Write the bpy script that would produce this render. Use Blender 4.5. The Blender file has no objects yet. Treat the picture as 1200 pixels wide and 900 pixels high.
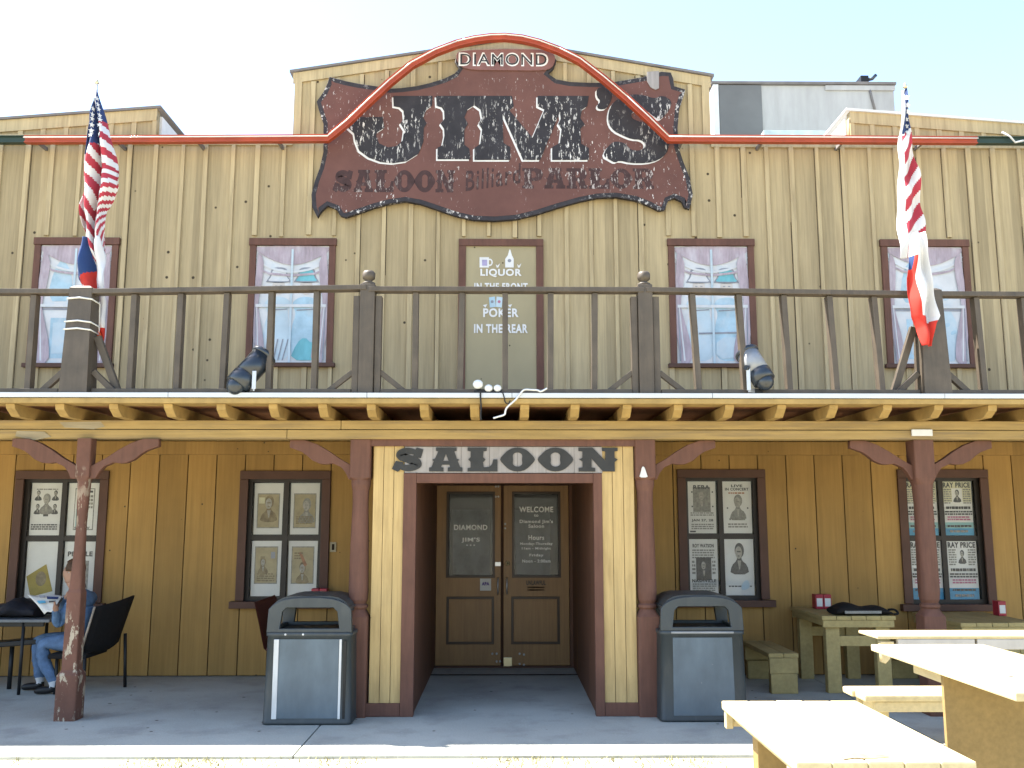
import bpy, bmesh, math, random
from mathutils import Vector, Matrix
R = math.radians
rnd = random.Random(7)
SC = bpy.context.scene
COL = SC.collection

# ---------------------------------------------------------------- camera, sky, sun, exposure
H = 1.7; F = 1080.0
PITCH = math.atan(160 / F); YAW = math.atan(12 / F)
cam_d = bpy.data.cameras.new('camera'); cam = bpy.data.objects.new('camera', cam_d); COL.objects.link(cam)
cam.location = (0, 0, H); cam.rotation_euler = (R(90) + PITCH, 0, -YAW)
cam_d.sensor_width = 36; cam_d.lens = 36 * F / 1200; cam_d.clip_end = 3000; cam_d.clip_start = 0.05
SC.camera = cam

SUN_EL = 58.0; SUN_AZ = 75.5           # azimuth: degrees from straight behind the facade (+Y) towards the left (-X)
w = bpy.data.worlds.new('World'); SC.world = w; w.use_nodes = True
nt = w.node_tree; bg = nt.nodes['Background']
sky = nt.nodes.new('ShaderNodeTexSky'); sky.sky_type = 'NISHITA'; sky.sun_disc = False
sky.sun_elevation = R(SUN_EL); sky.sun_rotation = R(-SUN_AZ)
sky.air_density = 1.0; sky.dust_density = 0.9; sky.ozone_density = 1.0
nt.links.new(sky.outputs[0], bg.inputs[0]); bg.inputs[1].default_value = 0.115
sd = bpy.data.lights.new('sun', 'SUN'); sun = bpy.data.objects.new('sun', sd); COL.objects.link(sun)
sd.energy = 5.0; sd.angle = R(0.5); sd.color = (1.0, 0.94, 0.84)
sv = Vector((-math.sin(R(SUN_AZ)) * math.cos(R(SUN_EL)), math.cos(R(SUN_AZ)) * math.cos(R(SUN_EL)), math.sin(R(SUN_EL))))
sun.rotation_euler = (-sv).to_track_quat('-Z', 'Y').to_euler(); sun.location = (-20, 10, 30)
SC.view_settings.view_transform = 'Standard'; SC.view_settings.look = 'None'
SC.view_settings.gamma = 1; SC.view_settings.exposure = 2.25

# ---------------------------------------------------------------- planes of the place (metres from the camera)
WALL, FRONT, DOOR, EDGE = 10.55, 8.41, 11.16, 7.93
PY = FRONT + 0.06                      # porch posts
def ray(px, py):
    x = (px - 600) / F; y = -(py - 450) / F
    c, s = math.cos(PITCH), math.sin(PITCH)
    fy = c - s * y; z = s + c * y
    cy, sy = math.cos(YAW), math.sin(YAW)
    return (x * cy + fy * sy, fy * cy - x * sy, z)
def P(px, py, Y):
    r = ray(px, py); t = Y / r[1]; return (r[0] * t, H + r[2] * t)
def G(px, py, z=0.0):
    r = ray(px, py); t = (z - H) / r[2]; return (r[0] * t, r[1] * t)
def PX(px, py, Y): return P(px, py, Y)[0]
def PZ(py, Y, px=588): return P(px, py, Y)[1]

# ---------------------------------------------------------------- materials
def mat(name, col, rough=0.75, var=0.18, scale=(6, 6, 6), bump=0.0, chip=None, chip_col=(0.6, 0.57, 0.5), chip_scale=(40, 40, 9),
        metal=0.0, streak=None, board=None, dots=0.0, spec=0.3, grain=None, dirt_or_reflection=None):
    if not metal: col = tuple(c * 0.70 for c in col); chip_col = tuple(c * 0.75 for c in chip_col)
    if dirt_or_reflection: dirt_or_reflection = (dirt_or_reflection[0], tuple(c * 0.70 for c in dirt_or_reflection[1]), dirt_or_reflection[2])
    m = bpy.data.materials.new(name); m.use_nodes = True
    n = m.node_tree.nodes; l = m.node_tree.links; b = n['Principled BSDF']
    b.inputs['Roughness'].default_value = rough; b.inputs['Metallic'].default_value = metal
    b.inputs['Specular IOR Level'].default_value = spec
    geo = n.new('ShaderNodeNewGeometry')
    def noise(sc, detail=5, sc_n=1.0, rg=0.6):
        mp = n.new('ShaderNodeMapping'); mp.inputs['Scale'].default_value = sc; l.new(geo.outputs['Position'], mp.inputs[0])
        t = n.new('ShaderNodeTexNoise'); t.inputs['Scale'].default_value = sc_n; t.inputs['Detail'].default_value = detail
        t.inputs['Roughness'].default_value = rg; l.new(mp.outputs[0], t.inputs['Vector']); return t.outputs[0]
    def ramp(inp, p0, p1, c0, c1):
        r = n.new('ShaderNodeMapRange'); r.inputs[1].default_value = p0; r.inputs[2].default_value = p1
        r.inputs[3].default_value = c0; r.inputs[4].default_value = c1; l.new(inp, r.inputs[0]); return r.outputs[0]
    def math_(op, a, bb):
        q = n.new('ShaderNodeMath'); q.operation = op
        for i, v in enumerate((a, bb)):
            if isinstance(v, (int, float)): q.inputs[i].default_value = v
            else: l.new(v, q.inputs[i])
        return q.outputs[0]
    f = ramp(noise(scale), 0.3, 0.7, 1 - var, 1 + var)
    if streak: f = math_('MULTIPLY', f, ramp(noise(streak, 6), 0.35, 0.7, 0.86, 1.08))
    if grain: f = math_('MULTIPLY', f, ramp(noise(grain, 2), 0.3, 0.7, 0.9, 1.08))
    if board:
        sx = n.new('ShaderNodeSeparateXYZ'); l.new(geo.outputs['Position'], sx.inputs[0])
        fl = math_('FLOOR', math_('DIVIDE', sx.outputs[0], board), 0)
        wn = n.new('ShaderNodeTexWhiteNoise'); wn.noise_dimensions = '1D'; l.new(fl, wn.inputs['W'])
        f = math_('MULTIPLY', f, ramp(wn.outputs[0], 0, 1, 0.83, 1.1))
    vm = n.new('ShaderNodeVectorMath'); vm.operation = 'SCALE'; vm.inputs[0].default_value = col; l.new(f, vm.inputs['Scale'])
    c = vm.outputs[0]
    def mix(fac, a, bcol):
        x = n.new('ShaderNodeMix'); x.data_type = 'RGBA'; l.new(fac, x.inputs[0]); l.new(a, x.inputs[6]); x.inputs[7].default_value = (*bcol, 1)
        return x.outputs[2]
    if dirt_or_reflection:
        c = mix(ramp(noise(dirt_or_reflection[0], 4), 0.5, 0.75, 0, dirt_or_reflection[2]), c, dirt_or_reflection[1])
    if chip:
        fac = ramp(noise(chip_scale, 6, 1.0, 0.7), chip, chip + 0.025, 0, 1)
        gate = ramp(noise((1.7, 1.7, 1.3), 3), 0.45, 0.62, 0.0, 1)
        c = mix(math_('MULTIPLY', fac, gate), c, chip_col)
    if dots:
        v = n.new('ShaderNodeTexVoronoi'); v.inputs['Scale'].default_value = 4.0; l.new(geo.outputs['Position'], v.inputs['Vector'])
        d = ramp(v.outputs['Distance'], dots, dots * 1.5, 1, 0)
        c = mix(d, c, (0.05, 0.035, 0.02))
    l.new(c, b.inputs['Base Color'])
    if bump:
        bp = n.new('ShaderNodeBump'); bp.inputs['Strength'].default_value = bump; bp.inputs['Distance'].default_value = 0.01
        l.new(noise(streak or grain or scale, 6), bp.inputs['Height']); l.new(bp.outputs[0], b.inputs['Normal'])
    return m

M = {}
V = (45, 45, 1.6); Hh = (1.6, 45, 45); Yy = (45, 1.6, 45)
M['upper'] = mat('faded tan board paint', (0.53, 0.415, 0.235), 0.85, 0.10, (1.2, 1.2, 0.7), 0.25, streak=V, board=0.305, dots=0.055, dirt_or_reflection=((14, 14, .9), (0.30, 0.23, 0.13), 0.4))
M['batten'] = mat('tan batten paint', (0.59, 0.465, 0.268), 0.85, 0.10, (3, 3, 0.7), 0.2, streak=V, dirt_or_reflection=((16, 16, 1.2), (0.24, 0.17, 0.09), 0.5))
M['lower'] = mat('ochre board paint', (0.44, 0.258, 0.078), 0.8, 0.14, (1.1, 1.1, 0.8), 0.2, board=0.325, grain=(30, 30, 1.2), dots=0.03)
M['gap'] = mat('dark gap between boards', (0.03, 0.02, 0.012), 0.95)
M['portal'] = mat('yellow board paint', (0.66, 0.465, 0.205), 0.8, 0.10, (3, 3, 1), 0.25, streak=V, dots=0.02, dirt_or_reflection=((9, 9, 2), (0.36, 0.24, 0.1), 0.5))
M['beam'] = mat('yellow beam paint', (0.43, 0.295, 0.115), 0.8, 0.14, (2, 6, 8), 0.25, streak=Hh, dirt_or_reflection=((1.2, 8, 22), (0.2, 0.15, 0.1), 0.7))
M['joist'] = mat('yellow joist paint', (0.42, 0.28, 0.10), 0.8, 0.2, (7, 7, 7), 0.2)
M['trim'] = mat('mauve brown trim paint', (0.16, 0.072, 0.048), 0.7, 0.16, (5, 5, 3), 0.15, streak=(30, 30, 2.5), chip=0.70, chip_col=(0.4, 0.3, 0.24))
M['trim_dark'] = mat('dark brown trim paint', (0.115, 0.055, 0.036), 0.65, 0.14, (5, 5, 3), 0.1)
M['sash'] = mat('near black sash paint', (0.035, 0.026, 0.02), 0.5, 0.2, (8, 8, 8))
M['rail'] = mat('dark grey brown rail paint', (0.10, 0.078, 0.056), 0.55, 0.22, (5, 5, 5), 0.15, streak=(30, 30, 3), spec=0.4)
M['vest'] = mat('dark brown vestibule paint', (0.165, 0.075, 0.042), 0.7, 0.15, (3, 3, 2), streak=V)
M['door'] = mat('brown door varnish', (0.38, 0.205, 0.075), 0.45, 0.14, (5, 5, 1.5), 0.08, streak=V)
M['door_dark'] = mat('dark door moulding', (0.055, 0.026, 0.011), 0.4, 0.15)
M['glass_dark'] = mat('dark room behind glass', (0.02, 0.019, 0.018), 0.3, 0.3, (3, 3, 3))
M['soffit'] = mat('dark red brown soffit', (0.34, 0.15, 0.075), 0.85, 0.2, (1, 6, 6), streak=Yy)
M['white'] = mat('white paint', (0.78, 0.78, 0.76), 0.6, 0.06, (9, 9, 9))
M['fascia'] = mat('white metal drip edge', (0.62, 0.64, 0.66), 0.35, 0.07, (2, 20, 20), metal=0.0, spec=0.6)
M['orange'] = mat('orange channel paint', (0.46, 0.075, 0.026), 0.5, 0.16, (5, 5, 5), spec=0.4)
M['green'] = mat('dark green channel paint', (0.03, 0.055, 0.04), 0.5, 0.1)
M['tube'] = mat('white glass tube', (0.85, 0.75, 0.68), 0.15, 0.05, spec=0.6)
M['sign'] = mat('weathered maroon sign paint', (0.165, 0.074, 0.060), 0.8, 0.13, (3, 3, 3), 0.1, chip=0.615, chip_col=(0.85, 0.8, 0.75), chip_scale=(34, 34, 11))
M['decal'] = mat('white door decal', (1.25, 1.25, 1.22), 0.7, 0.03)
M['sign_black'] = mat('peeling black sign paint', (0.036, 0.032, 0.036), 0.75, 0.25, (6, 6, 6), 0.1, chip=0.575, chip_col=(0.8, 0.75, 0.7), chip_scale=(38, 38, 10))
M['sign_edge'] = mat('peeling black sign edge', (0.045, 0.04, 0.045), 0.8, 0.3, (9, 9, 9), 0.1, chip=0.57, chip_col=(0.7, 0.66, 0.62), chip_scale=(26, 26, 22))
M['faint'] = mat('faded dark lettering', (0.07, 0.036, 0.034), 0.8, 0.3, (9, 9, 9), 0.0, chip=0.56, chip_col=(0.6, 0.52, 0.48), chip_scale=(40, 40, 12))
M['letter_white'] = mat('white letter outline', (0.85, 0.83, 0.8), 0.7, 0.08)
M['board_grey'] = mat('pale grey sign boards', (0.38, 0.35, 0.335), 0.8, 0.12, (3, 3, 3), streak=V)
M['letter_black'] = mat('charcoal letter paint', (0.038, 0.038, 0.038), 0.6, 0.2, (8, 8, 8))
M['concrete'] = mat('grey concrete', (0.52, 0.53, 0.465), 0.9, 0.14, (0.9, 0.9, 0.9), 0.25, grain=(70, 70, 70), chip=.62, chip_col=(.62, .62, .6), chip_scale=(28, 28, 28), dots=.045, dirt_or_reflection=((2.2, 2.2, 2.2), (0.27, 0.265, 0.245), 0.6))
M['bin'] = mat('dark grey bin plastic', (0.042, 0.052, 0.056), 0.5, 0.18, (3, 3, 2), 0.05, spec=0.45, dirt_or_reflection=((14, 14, 5), (0.09, 0.095, 0.09), 0.5))
M['bin_panel'] = mat('blue grey bin panel', (0.125, 0.165, 0.195), 0.45, 0.16, (3, 3, 2), streak=(8, 8, 1.5), spec=0.4, dirt_or_reflection=((6, 6, 3), (0.09, 0.115, 0.135), 0.7), chip=.68, chip_col=(.45, .46, .46), chip_scale=(30, 30, 30))
M['strip'] = mat('worn white strip', (0.74, 0.73, 0.7), 0.6, 0.12, (15, 15, 4))
M['black'] = mat('black plastic', (0.014, 0.014, 0.015), 0.5, 0.2)
M['black_cloth'] = mat('black woven fabric', (0.011, 0.010, 0.010), 0.9, 0.25, (30, 30, 30))
M['maroon'] = mat('maroon seat shell', (0.115, 0.032, 0.025), 0.5, 0.12)
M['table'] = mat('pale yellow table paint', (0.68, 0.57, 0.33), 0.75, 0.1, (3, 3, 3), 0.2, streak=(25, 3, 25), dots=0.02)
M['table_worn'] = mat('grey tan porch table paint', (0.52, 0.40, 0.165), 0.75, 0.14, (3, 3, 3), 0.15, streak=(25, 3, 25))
M['ply'] = mat('tan painted plywood', (0.34, 0.235, 0.095), 0.8, 0.12, (2, 2, 2), 0.1, grain=(40, 40, 40))
M['red'] = mat('red plastic', (0.42, 0.03, 0.05), 0.4, 0.1)
M['paper'] = mat('white paper', (0.80, 0.79, 0.74), 0.85, 0.06, (4, 4, 4))
M['paper_old'] = mat('yellowed paper', (0.44, 0.37, 0.22), 0.85, 0.2, (9, 9, 9))
M['ink'] = mat('grey black ink', (0.10, 0.10, 0.10), 0.8, 0.35, (40, 40, 40))
M['ink_soft'] = mat('mid grey ink', (0.30, 0.29, 0.26), 0.8, 0.3, (30, 30, 30))
M['face_tone'] = mat('halftone grey', (0.42, 0.40, 0.35), 0.8, 0.25, (40, 40, 40))
M['ink_sepia'] = mat('sepia print', (0.27, 0.21, 0.12), 0.8, 0.4, (16, 16, 16))
M['ink_rust'] = mat('rust print', (0.42, 0.2, 0.11), 0.8, 0.3, (16, 16, 16))
M['print_blue'] = mat('blue print', (0.10, 0.36, 0.56), 0.8, 0.12)
M['print_teal'] = mat('pale teal print', (0.30, 0.52, 0.5), 0.8, 0.12)
M['print_cream'] = mat('cream print', (0.70, 0.66, 0.44), 0.8, 0.1)
M['print_pink'] = mat('pink print', (0.55, 0.2, 0.3), 0.8, 0.1)
M['print_yellow'] = mat('mustard print', (0.38, 0.29, 0.055), 0.8, 0.2)
M['sky_paint'] = mat('pale blue mural paint', (0.58, 0.70, 0.76), 0.8, 0.12, (3, 3, 3), dirt_or_reflection=((5, 5, 5), (0.72, 0.74, 0.74), 0.8))
M['mural_white'] = mat('white mural paint', (0.74, 0.74, 0.74), 0.8, 0.1, (4, 4, 4), dirt_or_reflection=((6, 6, 6), (0.55, 0.68, 0.75), 0.6))
M['mural_blue'] = mat('light blue mural paint', (0.46, 0.64, 0.74), 0.8, 0.16, (6, 6, 6), dirt_or_reflection=((7, 7, 4), (0.7, 0.74, 0.76), 0.7))
M['mural_teal'] = mat('teal mural paint', (0.20, 0.52, 0.58), 0.8, 0.2, (8, 8, 3))
M['mural_mauve'] = mat('mauve mural paint', (0.50, 0.41, 0.45), 0.8, 0.2, (9, 9, 3), streak=(40, 40, 5), dirt_or_reflection=((8, 8, 3), (0.66, 0.62, 0.66), 0.7))
M['mural_line'] = mat('grey mural line', (0.32, 0.33, 0.37), 0.8, 0.2)
M['mural_skin'] = mat('pale mural skin', (0.68, 0.62, 0.56), 0.8, 0.1)
M['steel'] = mat('grey metal', (0.45, 0.45, 0.46), 0.35, 0.1, metal=0.7)
M['brass'] = mat('brass', (0.6, 0.5, 0.3), 0.35, 0.1, metal=0.8)
M['lamp_body'] = mat('dark blue black lamp paint', (0.02, 0.028, 0.038), 0.3, 0.2, spec=0.6)
M['lamp_grey'] = mat('worn grey lamp paint', (0.30, 0.31, 0.32), 0.35, 0.15, spec=0.6)
M['flag_red'] = mat('red flag cloth', (0.46, 0.045, 0.07), 0.85, 0.06)
M['flag_white'] = mat('white flag cloth', (0.78, 0.77, 0.76), 0.85, 0.04)
M['flag_blue'] = mat('navy flag cloth', (0.03, 0.055, 0.16), 0.85, 0.08)
M['texas_red'] = mat('bright red flag cloth', (0.62, 0.045, 0.03), 0.85, 0.06)
M['texas_blue'] = mat('blue flag cloth', (0.025, 0.06, 0.19), 0.85, 0.06)
M['denim'] = mat('faded blue denim', (0.125, 0.205, 0.34), 0.9, 0.25, (14, 14, 14), 0.2, grain=(120, 120, 120))
M['shirt'] = mat('blue denim shirt', (0.125, 0.22, 0.37), 0.9, 0.22, (14, 14, 14), 0.2, grain=(120, 120, 120))
M['skin'] = mat('skin', (0.44, 0.25, 0.17), 0.55, 0.1, (12, 12, 12))
M['hair'] = mat('brown hair', (0.075, 0.04, 0.022), 0.7, 0.3, (60, 60, 20))
M['sock'] = mat('white sock', (0.7, 0.7, 0.7), 0.9)
M['housing'] = mat('grey stucco housing', (0.52, 0.505, 0.48), 0.85, 0.08, (0.7, 0.7, 0.7), 0.0, streak=(5, 5, 0.8))
M['housing_dark'] = mat('dark grey housing panel', (0.17, 0.17, 0.165), 0.7, 0.14, (1.2, 1.2, 1.2), chip=0.66, chip_col=(0.45, 0.45, 0.45), chip_scale=(5, 5, 5))
M['roof'] = mat('grey roof edge', (0.22, 0.20, 0.19), 0.8, 0.2, (3, 3, 3))
M['lawn'] = mat('dry lawn', (0.58, 0.53, 0.38), 0.95, 0.3, (1.5, 1.5, 1.5), 0.3, grain=(60, 60, 60))
M['grass'] = mat('dry grass', (0.38, 0.36, 0.19), 0.9, 0.35, (30, 30, 30))
def glass_mat():
    m = bpy.data.materials.new('window glass'); m.use_nodes = True
    n = m.node_tree.nodes; l = m.node_tree.links; n.remove(n['Principled BSDF'])
    t = n.new('ShaderNodeBsdfTransparent'); t.inputs[0].default_value = (0.98, 0.98, 0.98, 1)
    g = n.new('ShaderNodeBsdfGlossy'); g.inputs['Roughness'].default_value = 0.03
    fr = n.new('ShaderNodeFresnel'); fr.inputs[0].default_value = 1.2
    x = n.new('ShaderNodeMixShader'); l.new(fr.outputs[0], x.inputs[0]); l.new(t.outputs[0], x.inputs[1]); l.new(g.outputs[0], x.inputs[2])
    l.new(x.outputs[0], n['Material Output'].inputs[0]); return m
M['glass'] = glass_mat()

# ---------------------------------------------------------------- builders
def thing(name, label, cat, loc=(0, 0, 0), group=None, kind=None):
    o = bpy.data.objects.new(name, None); COL.objects.link(o); o.location = loc; o.empty_display_size = 0.2
    o['label'] = label; o['category'] = cat
    if group: o['group'] = group
    if kind: o['kind'] = kind
    return o
def tag(o, label, cat, group=None, kind=None):
    o['label'] = label; o['category'] = cat
    if group: o['group'] = group
    if kind: o['kind'] = kind
    return o
def world_loc(o):
    v = Vector((0, 0, 0))
    while o is not None: v += o.location; o = o.parent
    return v
class MB:
    """collects shapes given in world coordinates, links them as one mesh object"""
    def __init__(s): s.bm = bmesh.new(); s.mats = []
    def mi(s, m):
        m = M[m] if isinstance(m, str) else m
        if m not in s.mats: s.mats.append(m)
        return s.mats.index(m)
    def box(s, x0, x1, y0, y1, z0, z1, m, bev=0.0, rot=None):
        i = s.mi(m); b = bmesh.new(); bmesh.ops.create_cube(b, size=1)
        c = Vector(((x0 + x1) / 2, (y0 + y1) / 2, (z0 + z1) / 2)); d = (abs(x1 - x0), abs(y1 - y0), abs(z1 - z0))
        bmesh.ops.scale(b, vec=d, verts=b.verts)
        if bev: bmesh.ops.bevel(b, geom=list(b.edges), offset=min(bev, min(d) * 0.4), segments=2, affect='EDGES', profile=0.6)
        if rot is not None: bmesh.ops.transform(b, matrix=rot.to_4x4(), verts=b.verts)
        bmesh.ops.translate(b, vec=c, verts=b.verts); s.add(b, i); return s
    def add(s, b, i, keep=False):
        tmp = bpy.data.meshes.new('t')
        if not keep:
            for f in b.faces: f.material_index = i
        b.to_mesh(tmp); b.free(); s.bm.from_mesh(tmp); bpy.data.meshes.remove(tmp)
    def addmesh(s, me, mtx, m):
        i = s.mi(m); b = bmesh.new(); b.from_mesh(me); bmesh.ops.transform(b, matrix=mtx, verts=b.verts)
        if mtx.determinant() < 0: bmesh.ops.reverse_faces(b, faces=b.faces)
        s.add(b, i)
    def beam(s, a, c, wx, wy, m, bev=0.0, up=Vector((0, 1, 0))):
        a = Vector(a); c = Vector(c); d = (c - a); L = d.length; d.normalize()
        x = d.cross(up)
        if x.length < 1e-4: x = d.cross(Vector((1, 0, 0)))
        x.normalize(); y = x.cross(d)
        rot = Matrix((x, y, d)).transposed(); mid = (a + c) / 2
        s.box(mid.x - wx / 2, mid.x + wx / 2, mid.y - wy / 2, mid.y + wy / 2, mid.z - L / 2, mid.z + L / 2, m, bev, rot); return s
    def tube(s, pts, r, m, seg=10, cap=True):
        i = s.mi(m); b = bmesh.new(); rings = []
        pts = [Vector(p) for p in pts]
        for k, p in enumerate(pts):
            t = (pts[min(k + 1, len(pts) - 1)] - pts[max(k - 1, 0)]).normalized()
            u = t.cross(Vector((0.13, 0.97, 0.21))); u.normalize(); v = t.cross(u)
            rr = r[k] if isinstance(r, (list, tuple)) else r
            rings.append([b.verts.new(p + (u * math.cos(2 * math.pi * q / seg) + v * math.sin(2 * math.pi * q / seg)) * rr) for q in range(seg)])
        for k in range(len(rings) - 1):
            for q in range(seg): b.faces.new((rings[k][q], rings[k][(q + 1) % seg], rings[k + 1][(q + 1) % seg], rings[k + 1][q]))
        if cap: b.faces.new(rings[0]); b.faces.new(rings[-1][::-1])
        bmesh.ops.recalc_face_normals(b, faces=b.faces)
        for f in b.faces: f.smooth = len(f.verts) == 4
        s.add(b, i); return s
    def loft(s, rings, m, smooth=True, cap=True):
        i = s.mi(m); b = bmesh.new(); vs = [[b.verts.new(p) for p in r] for r in rings]; n = len(vs[0])
        for k in range(len(vs) - 1):
            for q in range(n):
                f = b.faces.new((vs[k][q], vs[k][(q + 1) % n], vs[k + 1][(q + 1) % n], vs[k + 1][q])); f.smooth = smooth
        if cap: b.faces.new(vs[0]); b.faces.new(vs[-1][::-1])
        bmesh.ops.recalc_face_normals(b, faces=b.faces); s.add(b, i); return s
    def ball(s, c, r, m, sc=(1, 1, 1), seg=20):
        i = s.mi(m); b = bmesh.new(); bmesh.ops.create_uvsphere(b, u_segments=seg, v_segments=seg // 2, radius=r)
        bmesh.ops.scale(b, vec=sc, verts=b.verts); bmesh.ops.translate(b, vec=c, verts=b.verts)
        for f in b.faces: f.smooth = True
        s.add(b, i); return s
    def shape(s, loops, Y, t, m, bev=0.0):
        """flat outline (x, z loops, holes allowed) standing in the plane y = Y (front face), thickness t backwards"""
        s.addmesh(fill(loops, t, bev), Matrix.Translation((0, Y + t / 2, 0)) @ Matrix.Rotation(R(90), 4, 'X'), m); return s
    def text(s, txt, x, z, Y, m, size=None, width=None, bold=0.0, t=0.004, align='C', shear=0.0, arc=0.0, rotz=0.0):
        me, x0, x1, z0, z1 = glyphs(txt, bold, shear, t)
        wd = max(x1 - x0, 1e-3); ht = max(z1 - z0, 1e-3)
        sz = (size / ht) if size else width / wd
        sx = width / wd if width else sz
        cx = {'C': (x0 + x1) / 2, 'L': x0, 'R': x1}[align]
        mtx = Matrix.Translation((x, Y, z)) @ Matrix.Rotation(rotz, 4, 'Y') @ Matrix.Diagonal((sx, 1, sz, 1)) @ Matrix.Translation((-cx, 0, -(z0 + z1) / 2)) @ Matrix.Rotation(R(90), 4, 'X')
        s.addmesh(me, mtx, m); return s
    def build(s, name, parent=None, bevel=None):
        me = bpy.data.meshes.new(name)
        off = world_loc(parent) if parent else Vector((0, 0, 0))
        bmesh.ops.translate(s.bm, vec=-off, verts=s.bm.verts)
        s.bm.to_mesh(me); s.bm.free()
        for m in s.mats: me.materials.append(m)
        o = bpy.data.objects.new(name, me); COL.objects.link(o)
        if parent: o.parent = parent
        return o
def each(mb, name, parent):
    """every loose piece of mb becomes a part of its own"""
    bm = mb.bm; left = set(bm.verts); out = []
    while left:
        st = [next(iter(left))]; grp = set(st)
        while st:
            v = st.pop()
            for e in v.link_edges:
                w_ = e.other_vert(v)
                if w_ not in grp: grp.add(w_); st.append(w_)
        left -= grp; q = MB(); q.mats = list(mb.mats); mp = {}
        for v in grp: mp[v] = q.bm.verts.new(v.co)
        for f in {f for v in grp for f in v.link_faces}:
            g = q.bm.faces.new([mp[v] for v in f.verts]); g.material_index = f.material_index; g.smooth = f.smooth
        out.append(q.build(name, parent))
    bm.free(); return out
def curve_mesh(cu):
    o = bpy.data.objects.new('tmp', cu); COL.objects.link(o)
    dg = bpy.context.evaluated_depsgraph_get(); me = bpy.data.meshes.new_from_object(o.evaluated_get(dg))
    bpy.data.objects.remove(o); bpy.data.curves.remove(cu); return me
def fill(loops, t, bev=0.0):
    cu = bpy.data.curves.new('c', 'CURVE'); cu.dimensions = '2D'; cu.fill_mode = 'BOTH'; cu.extrude = t / 2
    if bev: cu.bevel_depth = bev; cu.bevel_resolution = 1; cu.offset = -bev
    if loops and not isinstance(loops[0][0], (tuple, list)): loops = [loops]
    for lp in loops:
        sp = cu.splines.new('POLY'); sp.points.add(len(lp) - 1); sp.use_cyclic_u = True
        for p, q in zip(sp.points, lp): p.co = (q[0], q[1], 0, 1)
    return curve_mesh(cu)
_gl = {}
def glyphs(txt, bold, shear, t):
    k = (txt, bold, shear, t)
    if k not in _gl:
        cu = bpy.data.curves.new('f', 'FONT'); cu.body = txt; cu.offset = bold; cu.shear = shear; cu.extrude = t / 2; cu.resolution_u = 4
        cu.space_character = 1.12
        me = curve_mesh(cu); xs = [v.co.x for v in me.vertices]; ys = [v.co.y for v in me.vertices]
        _gl[k] = (me, min(xs), max(xs), min(ys), max(ys))
    return _gl[k]
def px(pts, Y): return [P(a, b, Y) for a, b in pts]
def smooth_loop(pts, it=2):
    for _ in range(it):
        q = []
        for i, a in enumerate(pts):
            b = pts[(i + 1) % len(pts)]
            q += [(a[0] * .75 + b[0] * .25, a[1] * .75 + b[1] * .25), (a[0] * .25 + b[0] * .75, a[1] * .25 + b[1] * .75)]
        pts = q
    return pts
def stroke(pts, ws, n=8):
    """outline of a line of changing width (Catmull-Rom)"""
    c = []; N = len(pts)
    for i in range(N - 1):
        p0, p1, p2, p3 = pts[max(i - 1, 0)], pts[i], pts[i + 1], pts[min(i + 2, N - 1)]
        for k in range(n):
            t = k / n
            f = lambda a, b, cc, d: 0.5 * (2 * b + (cc - a) * t + (2 * a - 5 * b + 4 * cc - d) * t * t + (3 * b - a - 3 * cc + d) * t ** 3)
            c.append((f(p0[0], p1[0], p2[0], p3[0]), f(p0[1], p1[1], p2[1], p3[1]), ws[i] + (ws[i + 1] - ws[i]) * t))
    c.append((*pts[-1], ws[-1])); L = []; Rr = []
    for i, (x, y, ww) in enumerate(c):
        a = c[max(i - 1, 0)]; b = c[min(i + 1, len(c) - 1)]; dx, dy = b[0] - a[0], b[1] - a[1]; l = math.hypot(dx, dy) or 1
        L.append((x - dy / l * ww / 2, y + dx / l * ww / 2)); Rr.append((x + dy / l * ww / 2, y - dx / l * ww / 2))
    return L + Rr[::-1]
def strip(mb, st, Y, t, m):
    """a thick line outline from stroke() as a row of quads with depth (may cross itself)"""
    i = mb.mi(m); n = len(st) // 2; L = st[:n]; Rr = st[n:][::-1]; bb = bmesh.new()
    A = [[bb.verts.new((p[0], y, p[1])) for p in side] for side in (L, Rr) for y in (Y, Y + t)]
    for k in range(n - 1):
        for a, c in ((0, 2), (2, 3), (3, 1), (1, 0)): bb.faces.new((A[a][k], A[a][k + 1], A[c][k + 1], A[c][k]))
    for k in (0, n - 1): bb.faces.new((A[0][k], A[2][k], A[3][k], A[1][k]))
    bmesh.ops.recalc_face_normals(bb, faces=bb.faces); mb.add(bb, i)
def ell(cx, cy, rx, ry, n=28, pinch=0.0, spike=0.0):
    o = []
    for k in range(n):
        a = 2 * math.pi * k / n; c, s = math.cos(a), math.sin(a)
        f = 1 - pinch * max(0, abs(c)) ** 6 + spike * abs(c) ** 14
        o.append((cx + rx * c * f, cy + ry * s))
    return o
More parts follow.
